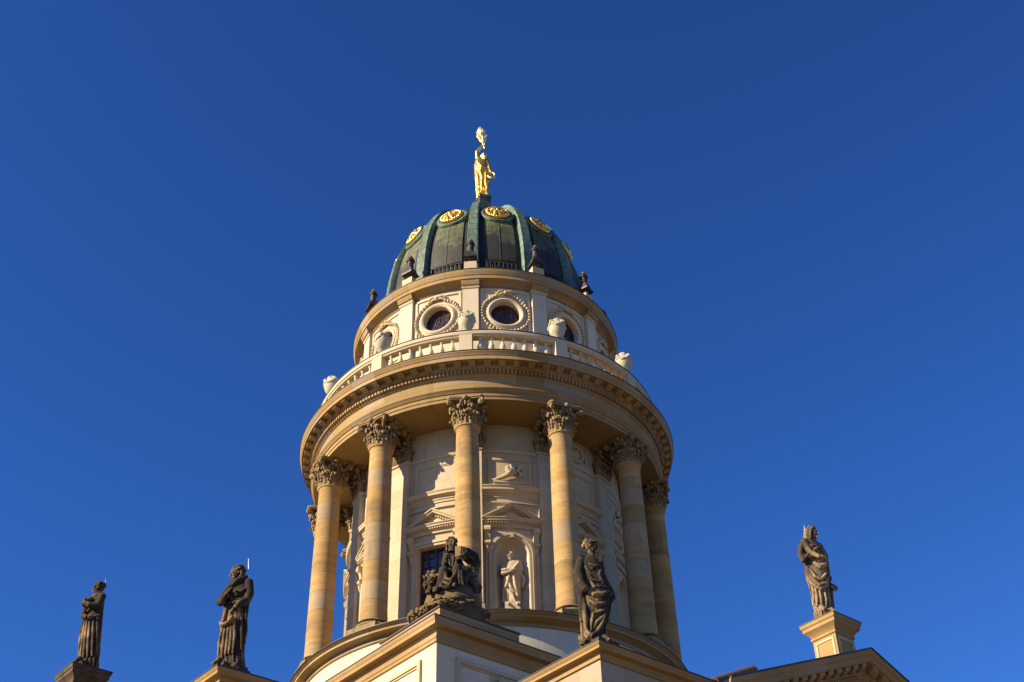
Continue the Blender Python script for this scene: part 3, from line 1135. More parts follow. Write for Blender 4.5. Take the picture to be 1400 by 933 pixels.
for i in range(6):
    a = pi * i / 6
    k.tube([(-WR * cos(a), -.31, WCZ - WR * sin(a)), (WR * cos(a), -.31, WCZ + WR * sin(a))], .016, 6)
for r in (.26, .54, .78):
    k.tube([(r * cos(2 * pi * i / 28), -.31, WCZ + r * sin(2 * pi * i / 28)) for i in range(29)], .016 if r < .7 else .045, 6)
k.map(bend(RA))
k.build('glazing_bars', M_frame, ab)
k = MB()
for i in range(40):
    a = 2 * pi * (i + .5) / 40
    if abs(a) < .35 or abs(a - 2 * pi) < .35: continue
    rr = 1.24 + random.uniform(-.02, .02)
    k.ell((rr * sin(a), .05, WCZ + rr * cos(a)), (random.uniform(.085, .115), .13, random.uniform(.085, .115)), nu=8, nv=6)
for s in (-1, 1):       # ribbon at the top, tie at the foot
    k.tube([(0, .1, WCZ + 1.30), (s * .18, .15, WCZ + 1.42), (s * .34, .14, WCZ + 1.40), (s * .42, .1, WCZ + 1.30), (s * .52, .06, WCZ + 1.38)], [.07, .08, .07, .06, .03], 8)
    k.tube([(0, .1, WCZ + 1.28), (s * .22, .14, WCZ + 1.27), (s * .40, .1, WCZ + 1.18)], [.07, .07, .04], 8)
    k.ell((s * .14, .1, WCZ - 1.26), (.13, .12, .11), nu=8, nv=6)
k.ell((0, .14, WCZ + 1.33), (.12, .12, .12), nu=10, nv=8)
k.ell((0, .12, WCZ - 1.30), (.14, .13, .13), nu=10, nv=8)
k.map(bend(RA))
k.build('garland', M_trim, ab, 45)
k = MB()
x, z0, z1, w = 1.30, 44.55, 47.80, .12
for a, b, c_, d_, n in ((-x, x, z1 - w, z1, 8), (-x, x, z0, z0 + w, 8), (-x, -x + w, z0 + w + .003, z1 - w - .003, 1), (x - w, x, z0 + w + .003, z1 - w - .003, 1)):
    k.box(a, b, -.01, .07, c_, d_, n)
k.map(bend(RA))
k.build('panel_moulding', M_attic, ab)
ab.rotation_euler = (0, 0, radians(-30))
ap_ = empty('attic_pilaster')
ap_.parent = tower
k = MB()
k.box(-.42, .42, -.20, .25, 41.4, 47.78)
k.build('shaft', M_attic, ap_)
k = MB()
k.sweep_x([(-.20, 47.785), (-.24, 47.80), (-.27, 47.86), (-.27, 47.93), (-.30, 47.96), (-.30, 48.03), (.2, 48.03), (.2, 47.785)], -.47, .47)
k.build('capital', M_trim, ap_)
for i in range(12):
    a = radians(-45 + 30 * i)
    p_ = ap_ if i == 0 else copy_tree(ap_, tower)
    p_.location = (RA * sin(a), -RA * cos(a), 0)
    p_.rotation_euler = (0, 0, a)
    if i: copy_tree(ab, tower, radians(-30 + 30 * i))
k = MB()
k.lathe([(6.6, 47.95), (7.00, 47.95), (7.00, 48.00), (7.04, 48.03), (7.04, 48.10), (7.12, 48.16), (7.22, 48.22), (7.44, 48.25), (7.44, 48.45), (7.47, 48.47), (7.52, 48.62), (7.56, 48.74), (7.56, 48.82), (6.0, 49.06), (5.6, 49.06), (5.6, 48.0)], 168, closed=True)
ac = k.build('attic_cornice', M_och, tower, 25)
k = MB()
k.sweep_x([(-7.05, 47.964), (-7.29, 47.964), (-7.31, 48.054), (-7.38, 48.184), (-7.38, 48.274), (-7.0, 48.274)], -.48, .48)
cb = k.build('cornice_break', M_och, ac)
k = MB()
k.box(-.34, .34, -7.18, -6.6, 48.85, 49.70)
fb = k.build('finial_block', M_trim, ac)
for o in (cb, fb):
    o.rotation_euler = (0, 0, radians(-45))
    for i in range(1, 12): copy_tree(o, ac, radians(-45 + 30 * i))
k = MB()
k.lathe([(7.42, 48.835), (7.59, 48.825), (7.59, 48.85), (7.42, 48.89)], 168, closed=True)
k.build('flashing', M_flash, ac, 25)
# dome -------------------------------------------------------------------
DR, DZ, DH, DN = 5.84, 48.75, 9.5, 2.7


def dprof(t, off=0.0):
    a = t * pi / 2
    r, z = DR * max(cos(a), 0) ** (2 / DN), DZ + DH * sin(a) ** (2 / DN)
    if off:
        e = 1e-3
        a0, a1 = max(t - e, 0) * pi / 2, min(t + e, 1) * pi / 2
        dr = DR * (max(cos(a1), 0) ** (2 / DN) - max(cos(a0), 0) ** (2 / DN))
        dz = DH * (sin(a1) ** (2 / DN) - sin(a0) ** (2 / DN))
        L = hypot(dr, dz)
        r, z = r + off * dz / L, z - off * dr / L
    return r, z


ts = [0, .002, .006, .015, .03] + [.05 + .93 * i / 44 for i in range(45)] + [1.0]
k = MB()
k.lathe([(5.4, 48.9)] + [dprof(t) for t in ts], 120)
dome = k.build('dome', M_dome, tower, 50)
# ribs
k = MB()
rows = []
for t in ts[1:-1]:
    w = lerp(.35, .17, min(1, t * 1.1))
    r0, z0 = dprof(t, -.05)
    r1, z1 = dprof(t, .22)
    r2, z2 = dprof(t, .33)
    rows.append([(-w, -r0, z0), (-w, -r1, z1), (-w + .04, -r2, z2), (w - .04, -r2, z2), (w, -r1, z1), (w, -r0, z0)])
k.grid(rows, close_u=True, cap=True)
rib = k.build('rib', M_rib, dome, 35)
# raised panel
k = MB()
rows = []
for t in [q for q in ts if .03 <= q <= .40]:
    o_ = .0
    r1, z1 = dprof(t, .075)
    r0, z0 = dprof(t, -.03)
    aa = radians(8.9)
    row = [(r0 * sin(-aa), -r0 * cos(aa), z0)]
    for i in range(9):
        b = lerp(-aa, aa, i / 8)
        row.append((r1 * sin(b), -r1 * cos(b), z1))
    row.append((r0 * sin(aa), -r0 * cos(aa), z0))
    rows.append(row)
k.grid(rows, close_u=True, cap=True)
for b in (0.0,):
    pts = []
    for t in [q for q in ts if .03 <= q <= .40]:
        r1, z1 = dprof(t, .075)
        pts.append((r1 * sin(b), -r1 * cos(b), z1))
    k.tube(pts, .028, 6)
panel = k.build('sheet_panel', M_panel, dome, 35)
# vent strip with posts at the foot of each bay
def dome_at(zq, off):
    for q in range(2000):
        if dprof(q / 2000)[1] >= zq: return dprof(q / 2000, off)


k = MB()
for i in range(8):
    b = radians(lerp(-7.8, 7.8, i / 7))
    (ra_, za_), (rb_, zb_) = dome_at(50.0, .20), dome_at(50.78, .20)
    k.tube([(ra_ * sin(b), -ra_ * cos(b), za_), (rb_ * sin(b), -rb_ * cos(b), zb_)], .03, 6)
k.tube([((rb_ + .02) * sin(radians(b)), -(rb_ + .02) * cos(radians(b)), zb_ + .03) for b in (-8.6, -6, -3, 0, 3, 6, 8.6)], .05, 6)
vent = k.build('snow_guard', M_dome, tower)
k = MB()
k.grid([[(r * sin(radians(b)), -r * cos(radians(b)), z) for b in (-8.4, -6, -3, 0, 3, 6, 8.4)] for r, z in (dome_at(49.9, .12), dome_at(50.4, .12), dome_at(50.8, .12))])  # flat dark strip laid on the copper, painted shade of the slot opening
k.build('vent_slot', M_slot_shade, vent)
# medallions
TM = .41
for q in range(400):
    t = q / 400
    if dprof(t)[1] > 55.2:
        TM = t
        break
r, z = dprof(TM, .06)
ra, za = dprof(TM, .0)
nrm = Vector((0, -(r - ra), z - za)).normalized()
X = Vector((1, 0, 0))
Y = nrm.cross(X)
Rm = Matrix((X, Y, nrm)).transposed()
base = Vector((0, -r, z))


def onm(mb):
    mb.v = [tuple(base + Rm @ Vector(p)) for p in mb.v]
    return mb


k = MB()
k.lathe([(0.001, -.3), (.90, -.3), (.96, .02), (.92, .10), (.80, .12), (.74, .05), (.001, .05)], 32)
med = onm(k).build('medallion', M_rib, tower, 35)
k = MB()
for i in range(26):
    a = 2 * pi * i / 26
    k.ell((.60 * cos(a), .60 * sin(a), .16), (random.uniform(.10, .14), random.uniform(.10, .14), .14), nu=8, nv=6)
k.lathe([(.001, .08), (.66, .08), (.62, .15), (.3, .2), (.001, .22)], 20)
for i in range(8):
    a = 2 * pi * i / 8 + .2
    k.tube([(0, 0, .2), (.25 * cos(a), .25 * sin(a), .30), (.48 * cos(a + .2), .48 * sin(a + .2), .17)], [.12, .13, .09], 8)
k.ell((0, .04, .28), (.15, .2, .16))
onm(k).build('gilded_wreath', M_gold, med, 45)
for i in range(12):
    if i:
        copy_tree(rib, dome, radians(-45 + 30 * i))
        copy_tree(panel, dome, radians(-30 + 30 * i))
        copy_tree(vent, tower, radians(-30 + 30 * i))
        copy_tree(med, tower, radians(-30 + 30 * i))
rib.rotation_euler = (0, 0, radians(-45))
for o in (panel, vent, med): o.rotation_euler = (0, 0, radians(-30))
# finial pedestal
k = MB()
k.box(-.37, .37, -.37, .37, 58.0, 61.36)
k.box(-.41, .41, -.41, .41, 61.363, 61.52)
fp = k.build('statue_pedestal', M_pedcopper, dome, 35, rz=radians(-20))
# ------------------------------------------------------------------ carved figures
def remeshed(mb, name, mat, voxel, parent=None, smooth=2, noise=0.0):
    """melt the overlapping shapes of one body into a single continuous surface"""
    o = mb.build('carving_work', mat, None)
    md = o.modifiers.new('r', 'REMESH')
    md.mode = 'VOXEL'
    md.voxel_size = voxel
    md = o.modifiers.new('s', 'SMOOTH')
    md.factor = 0.5
    md.iterations = smooth
    if noise:
        tx = bpy.data.textures.new('carving_noise', 'CLOUDS')
        tx.noise_scale = 0.16
        tx.noise_depth = 3
        md = o.modifiers.new('d', 'DISPLACE')
        md.texture = tx
        md.strength = noise
        md.texture_coords = 'LOCAL'
    bpy.context.view_layer.update()
    dg = bpy.context.evaluated_depsgraph_get()
    me = bpy.data.meshes.new_from_object(o.evaluated_get(dg))
    old = o.data
    bpy.data.objects.remove(o)
    bpy.data.meshes.remove(old)
    me.name = name
    me.polygons.foreach_set('use_smooth', [True] * len(me.polygons))
    me.materials.clear()
    me.materials.append(mat)
    r = bpy.data.objects.new(name, me)
    COL.objects.link(r)
    if parent: r.parent = parent
    return r


class Fig(MB):
    """a figure laid out in front view: px right, py down, with depth y in metres (minus = towards the viewer)"""
    def __init__(s, base, r, u, tv):
        """base: drawing point of the foot; r, u, tv: drawing steps for one metre right, up and forward"""
        super().__init__()
        s.base, s.r, s.u, s.tv = base, r, u, tv
        s.det = r[0] * u[1] - u[0] * r[1]
        s.rows = []

    def P(s, px, py, y=0.0):
        a, b = px - s.base[0] + y * s.tv[0], py - s.base[1] + y * s.tv[1]
        return Vector(((a * s.u[1] - s.u[0] * b) / s.det, y, (s.r[0] * b - s.r[1] * a) / s.det))

    def body(s, rows, depth=.72, yc=0.0, folds=((5, .0, .8), (9, 1.3, .6), (14, 2.0, .4)), amp0=.0, amp1=.07, zamp=.5, n=84, seed=0, ground=True):
        """rows: (py, xl, xr[, yc[, depth ratio]]), bottom first; fold depth grows from zamp (share of height) down to the hem"""
        R = []
        for r in rows:
            py, xl, xr = r[:3]
            y_ = r[3] if len(r) > 3 else yc
            dp = r[4] if len(r) > 4 else depth
            a, b = s.P(xl, py, y_), s.P(xr, py, y_)
            if not R and ground: R.append((-.02, (a.x + b.x) / 2, (b.x - a.x) / 2, y_, dp))
            R.append(((a.z + b.z) / 2, (a.x + b.x) / 2, (b.x - a.x) / 2, y_, dp))
        s.rows = R
        rings = []
        M_ = 54
        z0, z1 = R[0][0], R[-1][0]
        for i in range(M_ + 1):
            z = lerp(z0, z1, i / M_)
            c, rx, y_, dp = s.at(z)
            t = max(0.0, (zamp - (z - z0) / (z1 - z0)) / zamp)
            am = amp0 + (amp1 - amp0) * min(1, t * 1.6)
            ring = []
            for k in range(n):
                a = 2 * pi * k / n
                f = 0
                for j, (fr, ph, w) in enumerate(folds):
                    q = sin(fr * a + ph + seed + (z - z0) * (.35 if j % 2 else -.25))
                    f += w * (1 - 2 * abs(q) ** .75) 
                m_ = 1 + am * f
                ring.append((c + rx * sin(a) * m_, y_ - rx * dp * cos(a) * m_, z))
            rings.append(ring)
        s.grid(rings, close_u=True, cap=True)

    def at(s, z):
        R = s.rows
        for a, b in zip(R, R[1:]):
            if z <= b[0] or b is R[-1]:
                t = min(1, max(0, (z - a[0]) / max(1e-6, b[0] - a[0])))
                t = t * t * (3 - 2 * t) * .5 + t * .5
                return tuple(lerp(p, q, t) for p, q in zip(a[1:], b[1:]))
        return R[-1][1:]

    def front(s, px, py, off=0.0):
        y = -.25
        for _ in range(5):
            p = s.P(px, py, y)
            c, rx, y_, dp = s.at(p.z)
            u = max(-1, min(1, (p.x - c) / rx))
            y = y_ - rx * dp * math.sqrt(max(0, 1 - u * u))
        return s.P(px, py, y - off)

    def fold(s, pts, r, off=0.0, flat=1.0):
        """a fold of cloth lying on the front of the body"""
        P_ = [s.front(*p, off) for p in pts]
        Q = []
        for a, b in zip(P_, P_[1:]):
            for i in range(4): Q.append(a.lerp(b, i / 4))
        Q.append(P_[-1])
        rr = [r * (.45 + .55 * sin(pi * min(1, max(0, (i + .6) / len(Q))))) for i in range(len(Q))]
        s.tube(Q, rr, 9, flat)

    def limb(s, pts, rad, n=12):
        """pts (px,py,y), radii in metres, smoothly interpolated"""
        P_ = [s.P(*p) for p in pts]
        Q, rr = [], []
        for i in range(len(P_) - 1):
            for j in range(5):
                t = j / 5
                Q.append(P_[i].lerp(P_[i + 1], t))
                rr.append(lerp(rad[i], rad[i + 1], t))
        Q.append(P_[-1])
        rr.append(rad[-1])
        s.tube(Q, rr, n)
        for p, r in zip(P_, rad): s.ell(p, r * 1.02, nu=12, nv=8)

    def hand(s, wrist, d, palm, size, curl=.6):
        """palm, four unequal bent fingers and a thumb leaving the side of the palm"""
        d = Vector(d).normalized()
        palm = Vector(palm)
        palm = (palm - d * palm.dot(d)).normalized()
        sd = d.cross(palm)
        w = Vector(wrist)
        L = size
        pc = w + d * L * .28
        R = Matrix((sd, palm, d)).transposed()
        s.ell(pc, (L * .22, L * .10, L * .30), R, 12, 8)
        for i, ln in enumerate((.44, .50, .47, .36)):
            off = sd * L * (.16 - .107 * i)
            p0 = w + d * L * .46 + off
            p1 = p0 + (d * cos(curl * .6) + palm * sin(curl * .6)) * L * ln * .45
            p2 = p1 + (d * cos(curl * 1.5) + palm * sin(curl * 1.5)) * L * ln * .33
            p3 = p2 + (d * cos(curl * 2.3) + palm * sin(curl * 2.3)) * L * ln * .26
            s.tube([p0 - d * L * .15, p0, p1, p2, p3], [L * .055, L * .058, L * .052, L * .046, L * .036], 8)
        t0 = w + d * L * .15 + sd * L * .16
        t1 = t0 + (d * .6 + sd * .6 + palm * .35).normalized() * L * .24
        t2 = t1 + (d * .85 + palm * .5).normalized() * L * .2
        s.tube([t0, t1, t2], [L * .075, L * .062, L * .045], 8)

    def head(s, c, h, yaw=0, pitch=0, roll=0, hair='short', beard=0, neck=1.5, neckr=.42):
        """c = centre of the head, h = half its height; yaw turns the face to the viewer's right"""
        R = Matrix.Rotation(radians(yaw), 3, 'Z') @ Matrix.Rotation(radians(pitch), 3, 'X') @ Matrix.Rotation(radians(roll), 3, 'Y')
        c = Vector(c)
        T = lambda p: c + R @ (Vector(p) * h)
        def E(p, r): s.ell(T(p), tuple(q * h for q in r), R, 14, 10)
        def B(pts, rr): s.tube([T(p) for p in pts], [q * h for q in rr], 9)
        E((0, .10, .20), (.70, .86, .80))
        E((0, -.26, -.30), (.50, .55, .64))
        B([(0, -.76, .22), (0, -.95, -.06), (0, -.99, -.18), (0, -.80, -.24)], [.08, .11, .14, .10])
        B([(-.46, -.60, .20), (-.24, -.78, .28), (0, -.80, .25), (.24, -.78, .28), (.46, -.60, .20)], [.08, .11, .09, .11, .08])
        for q in (-1, 1):
            E((q * .25, -.70, .09), (.12, .09, .08))
            E((q * .32, -.58, -.18), (.18, .16, .18))
            E((q * .68, .06, -.04), (.07, .15, .22))
        E((0, -.80, -.40), (.20, .09, .055))
        E((0, -.78, -.51), (.16, .09, .055))
        E((0, -.70, -.78), (.20, .18, .17))
        s.tube([T((0, .08, -.5)), c + Vector((0, .12 * h, -neck * .65 * h)), c + Vector((0, .16 * h, -neck * h))], [neckr * h, neckr * h, neckr * 1.25 * h], 14)
        rnd = random.Random(int(abs(c.x * 100 + h * 1000)))
        if hair != 'none':
            E((0, .20, .36), (.80, .88, .72))
            for i in range(46):
                a, b = rnd.uniform(0, 2 * pi), rnd.uniform(-.1, 1.3)
                p = (.80 * cos(a) * cos(b), .18 + .88 * sin(a) * cos(b), .34 + .74 * sin(b))
                if p[1] < -.52 and p[2] < .62: continue
                E(p, (rnd.uniform(.10, .17),) * 3)
        if hair == 'bun':
            E((0, 1.02, .22), (.40, .40, .38))
            for i in range(9):
                a = 2 * pi * i / 9
                E((.32 * cos(a), 1.12, .22 + .3 * sin(a)), (.15,) * 3)
            B([(-.72, -.25, .55), (-.5, -.66, .70), (0, -.82, .76), (.5, -.66, .70), (.72, -.25, .55)], [.10, .13, .15, .13, .10])
        if hair == 'long':
            for i in range(40):
                a = rnd.uniform(.0, pi)
                E((.72 * cos(a), .15 + .62 * sin(a), rnd.uniform(-1.15, .1)), (.17, .17, .22))
        if hair == 'veil':
            B([(0, -.5, .98), (0, .2, 1.08), (0, .85, .6), (0, 1.0, -.2), (0, .85, -1.1)], [.32, .55, .62, .62, .7])
            for q in (-1, 1):
                B([(q * .3, -.42, .92), (q * .72, -.2, .4), (q * .82, 0, -.3), (q * .8, .1, -1.2)], [.16, .2, .22, .26])
        if beard:
            for i in range(40):
                t = rnd.random()
                w = lerp(.52, .20, t)
                E((rnd.uniform(-w, w), lerp(-.48, -.72, rnd.random()) + .1 * t, lerp(-.45, -.6 - beard, t)), (rnd.uniform(.11, .17),) * 3)
            E((0, -.40, -.75), (.42, .34, .5))


def face_camera(x, y):
    """turn so that local -Y looks along the ground towards the place the photo was taken from"""
    return atan2(x, -(-60 - y))


def uvp(u, v, z):
    t = radians(C0)
    return (u * sin(t) - v * cos(t), -u * cos(t) - v * sin(t), z)


def place(name, loc, label, cat, group=None, rz=None):
    e = empty(name, loc, face_camera(loc[0], loc[1]) if rz is None else rz)
    return tag(e, label, cat, group)


def rod(fig, par, px, py0, py1, y=.15):
    k = MB()
    a, b = fig.P(px, py0, y), fig.P(px, py1, y)
    k.tube([a, a.lerp(b, .5), b], [.014, .013, .008], 8)
    k.build('lightning_rod', M_rod, par)


VOX = .017
ROOFG = 'dark stone figures along the roof edge'

# --- standing woman at the near corner of the right wing
loc = uvp(19.87, 11.78, 19.62)
st = place('standing_statue', loc, 'dark stone woman with pinned-up hair on the cornice corner right of the niche', 'statue', ROOFG)
f = Fig((274, 895), (247.4, -14.6), (-15.9, -224.7), (-7.9, -111.8))
f.body([(868, 118, 322, 0, .8), (858, 112, 318, 0, .8), (845, 128, 305, 0, .62), (800, 128, 325), (700, 120, 332), (600, 120, 345), (520, 118, 352, 0, .62), (450, 126, 354, 0, .6), (400, 126, 334, 0, .6),
        (350, 126, 308, 0, .6), (300, 116, 300, 0, .6), (262, 108, 288, 0, .55), (235, 122, 272, 0, .5), (212, 168, 244, 0, .5), (196, 176, 236, 0, .7)], .6, amp1=.075, zamp=.52)
f.head(f.P(207, 128, -.02), .225, 72, 6, 0, 'bun', 0, 1.5)
f.ell(f.P(168, 92, .0), (.10, .12, .10))
f.limb([(126, 258, 0), (104, 345, -.10), (118, 430, -.22), (140, 470, -.30)], [.17, .17, .16, .14])
f.limb([(104, 380, -.05), (106, 450, -.10), (126, 520, -.12), (128, 620, -.1), (130, 715, -.1)], [.15, .16, .13, .10, .06])
f.limb([(272, 262, 0), (296, 345, .10), (345, 440, .04), (366, 478, -.05)], [.14, .115, .09, .075])
f.hand(f.P(366, 478, -.05), (-.35, -.3, -1), (-1, -.2, 0), .36, .9)
f.limb([(322, 420, .05), (360, 470, .08), (374, 520, .05), (350, 560, .03), (344, 640, .03), (338, 712, .03)], [.10, .13, .11, .08, .07, .05])
f.ell(f.front(256, 445, -.10), (.15, .10, .15))
for x in (208, 252): f.ell(f.front(x, 312, -.07), (.12, .10, .12))
for pts in ([(150, 290), (190, 350), (262, 375)], [(160, 330), (205, 400), (300, 410)], [(170, 370), (220, 450), (320, 440)], [(275, 300), (262, 360), (290, 420)], [(180, 270), (230, 285), (275, 280)]):
    f.fold(pts, .06, .01)
f.fold([(134, 520), (150, 620), (158, 740), (170, 800)], .085, .02)
f.fold([(165, 790), (200, 825), (245, 800), (285, 730), (310, 640)], .085, .02)
f.fold([(345, 520), (300, 575), (240, 590), (185, 560)], .075, .01)
f.fold([(340, 560), (290, 630), (225, 650)], .06)
f.fold([(330, 600), (290, 680), (240, 720), (215, 780)], .06)
f.fold([(150, 480), (215, 510), (290, 500), (345, 470)], .085, .02)
f.fold([(135, 330), (165, 400), (170, 470)], .06)
f.fold([(215, 650), (205, 720), (200, 790)], .06)
for x, y in ((300, 842), (122, 862)):
    f.tube([f.P(x - 4, y - 12, -.32), f.P(x + 8, y, -.50), f.P(x + 22, y + 8, -.62)], [.10, .09, .06], 10)
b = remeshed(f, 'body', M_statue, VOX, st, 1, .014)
rod(f, st, 166, 88, 58, .05)

# --- bearded man with a chain at the near corner of the left wing
loc = uvp(11.78, 19.87, 19.62)
st = place('standing_statue', loc, 'dark stone bearded man turned left, on the cornice corner left of the tower', 'statue', ROOFG)
f = Fig((188, 859), (245.5, 16.9), (26.2, -223.6), (12.4, -105.8))
f.body([(856, 110, 312, 0, .85), (840, 104, 308, 0, .85), (815, 112, 306, 0, .7), (800, 98, 304), (740, 96, 302), (650, 98, 306), (550, 104, 316), (480, 112, 326), (430, 122, 334), (380, 132, 340),
        (330, 146, 348, 0, .6), (280, 152, 352, 0, .6), (220, 176, 352, 0, .55), (175, 200, 350, 0, .5), (150, 214, 332, 0, .5), (132, 232, 306, 0, .5)], .62, folds=((6, .5, .8), (11, 1.0, .7), (15, .4, .4)), amp1=.085, zamp=.62, seed=1)
f.head(f.P(254, 108, -.04), .26, -68, 14, 0, 'long', .8, 1.3, .5)
f.limb([(218, 195, -.1), (174, 262, -.2), (132, 316, -.24), (162, 318, -.38), (204, 268, -.44)], [.15, .15, .14, .12, .085])
f.hand(f.P(204, 268, -.44), (.5, -.1, 1), (.5, .4, 0), .38, .8)
f.limb([(338, 200, 0), (350, 290, -.05), (340, 345, -.20), (304, 362, -.38), (280, 384, -.44)], [.16, .15, .14, .12, .085])
f.hand(f.P(280, 384, -.44), (-.4, -.1, -1), (-.6, .5, .2), .38, .9)
f.fold([(232, 150), (196, 230), (172, 340), (162, 455)], .075, .04)
f.fold([(335, 140), (262, 168), (208, 212)], .095, .05)
f.fold([(205, 215), (214, 270), (236, 320), (296, 330), (345, 305)], .085, .03)
f.fold([(345, 240), (300, 262), (250, 250)], .07, .02)
f.fold([(200, 340), (270, 345), (335, 372)], .085, .03)
f.fold([(190, 350), (168, 430), (150, 500), (146, 560)], .075, .03)
for pts in ([(150, 530), (120, 640), (102, 752)], [(205, 520), (196, 640), (176, 745)], [(248, 470), (252, 600), (236, 740)], [(300, 470), (296, 600), (290, 720)], [(172, 520), (160, 640), (150, 760)], [(226, 520), (222, 640), (206, 740)], [(325, 440), (318, 560), (306, 690)]):
    f.fold(pts, .06, .01)
ch = []
for i in range(13):
    a = pi * i / 12
    p = f.front(190 - 52 * cos(a), 488 + 34 * sin(a) - 30 * (1 - cos(a)) / 2, .06)
    ch.append(p)
for i in range(12):
    f.tube([ch[i], (ch[i] + ch[i + 1]) / 2 + Vector((0, -.05, .02)), ch[i + 1]], [.05, .065, .05], 8)
    f.ell(ch[i], (.075, .06, .06))
f.tube([f.P(152, 770, -.40), f.P(138, 790, -.55), f.P(124, 800, -.68)], [.10, .09, .06], 10)
for i in range(14): f.ell(f.P(random.uniform(118, 305), random.uniform(820, 860), -.42), (random.uniform(.08, .16),) * 3)
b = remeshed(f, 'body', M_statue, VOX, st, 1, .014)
rod(f, st, 326, 80, -10, .12)

# --- figure on the pedestal of the left wing
loc = uvp(0, 19.94, 23.86)
st = place('standing_statue', loc, 'dark stone figure in a long pleated robe on the far left pedestal', 'statue', ROOFG)
f = Fig((244, 685), (139.3, 15.5), (23.9, -125.4), (10.9, -57.2))
f.body([(645, 222, 328, 0, .85), (632, 216, 326, 0, .85), (618, 214, 330), (600, 211, 334), (520, 217, 340), (440, 230, 347), (388, 243, 351, 0, .6), (340, 256, 355, 0, .6), (305, 262, 360, 0, .55),
        (280, 268, 360, 0, .5), (262, 284, 357, 0, .5), (250, 300, 346, 0, .5)], .66, folds=((7, .2, .9), (13, 1.0, .8), (18, .4, .3)), amp1=.085, zamp=.72, seed=2)
f.head(f.P(325, 232, -.02), .26, -72, 15, 0, 'short', 0, 1.2, .48)
f.limb([(352, 285, -.05), (340, 338, -.22), (306, 322, -.44), (284, 302, -.48)], [.15, .145, .115, .085])
f.hand(f.P(284, 302, -.48), (-.5, .1, .8), (.5, .6, .3), .32, 1.1)
f.limb([(300, 288, -.30), (270, 296, -.36), (262, 308, -.34)], [.12, .11, .07])
f.limb([(276, 285, -.1), (262, 330, -.15), (258, 370, -.28), (286, 384, -.38)], [.14, .13, .11, .085])
f.hand(f.P(286, 384, -.38), (1, -.1, -.2), (0, 1, .2), .34, .7)
f.limb([(254, 370, -.1), (238, 420, -.1), (220, 464, -.08)], [.09, .075, .05])
f.fold([(268, 390), (300, 402), (345, 388)], .085, .03)
f.fold([(350, 275), (310, 330), (266, 362)], .09, .03)
for x0, x1 in ((245, 222), (262, 248), (280, 268), (298, 290), (318, 312), (335, 328)):
    f.fold([(x0, 400), ((x0 + x1) / 2 + 3, 500), (x1, 608)], .07, .01)
f.tube([f.P(262, 606, -.4), f.P(258, 616, -.55), f.P(252, 622, -.66)], [.10, .09, .06], 10)
b = remeshed(f, 'body', M_statue, VOX, st, 1, .014)
rod(f, st, 352, 222, 184, .12)

# --- veiled woman with a child on the pedestal of the right wing
loc = uvp(19.94, 0, 23.86)
st = place('standing_statue', loc, 'brown stone woman with a small child at her side on the right-hand pedestal', 'statue', ROOFG)
f = Fig((403, 922), (234.1, -33.1), (-39.7, -208.1), (-19.6, -102.6))
f.body([(862, 258, 430, 0, .9), (835, 250, 425, 0, .9), (822, 262, 405, 0, .7), (808, 250, 414), (760, 238, 412), (700, 226, 408), (620, 206, 400), (560, 184, 394), (480, 166, 388, 0, .6), (420, 162, 384, 0, .6),
        (360, 166, 380, 0, .6), (305, 160, 366, 0, .58), (260, 152, 338, 0, .55), (222, 150, 308, 0, .5), (190, 166, 282, 0, .5)], .64, folds=((6, 1.2, .8), (10, .3, .8), (15, .4, .4)), amp1=.08, zamp=.55, seed=3)
f.head(f.P(240, 132, -.06), .235, 36, 4, 0, 'veil', 0, 1.3, .46)
f.limb([(166, 232, 0), (128, 300, -.05), (112, 372, -.10), (132, 415, -.16), (158, 370, -.25)], [.15, .115, .105, .11, .085])
f.limb([(158, 240, -.05), (180, 330, -.30), (240, 352, -.46)], [.14, .11, .08])
f.hand(f.P(240, 352, -.46), (1, -.2, .1), (0, 1, -.5), .36, .7)
f.limb([(310, 235, 0), (362, 318, -.02), (370, 420, -.08), (380, 480, -.1)], [.15, .14, .11, .085])
f.hand(f.P(380, 480, -.1), (.4, -.3, -1), (-.5, .5, 0), .34, .5)
f.fold([(170, 470), (205, 565), (265, 615), (330, 580), (378, 490)], .10, .05)
f.fold([(185, 480), (228, 545), (285, 560), (345, 480)], .085, .04)
f.fold([(175, 520), (215, 610), (280, 640), (350, 590), (385, 520)], .085, .04)
f.fold([(215, 410), (268, 440), (325, 412), (345, 370)], .10, .05)
f.fold([(230, 350), (222, 300), (250, 270), (280, 250)], .07, .03)
f.fold([(160, 262), (205, 268), (255, 240)], .09, .03)
f.fold([(300, 250), (330, 310), (350, 380)], .08, .02)
for pts in ([(240, 640), (258, 720), (264, 800)], [(275, 650), (292, 730), (300, 800)], [(318, 630), (336, 720), (338, 795)], [(355, 600), (376, 700), (384, 780)], [(218, 620), (236, 700), (246, 800)]):
    f.fold(pts, .065, .01)
for x in (270, 365): f.tube([f.P(x, 806, -.38), f.P(x - 2, 822, -.55), f.P(x - 4, 830, -.66)], [.10, .09, .06], 10)
# the child
f.body([(828, 412, 470, .12), (800, 410, 472, .12), (760, 412, 468, .12), (700, 396, 458, .1), (640, 388, 450, .08), (590, 392, 452, .08), (562, 398, 446, .08), (548, 402, 432, .08)], .8, amp1=.05)
f.head(f.P(408, 520, .04), .145, -40, -10, 0, 'short', 0, 1.2)
f.limb([(440, 572, .0), (458, 590, -.1), (430, 612, -.22), (396, 590, -.25)], [.085, .075, .06, .05])
b = remeshed(f, 'body', M_brown_statue, VOX, st, 1, .014)
rod(f, st, 184, 118, 64, .12)

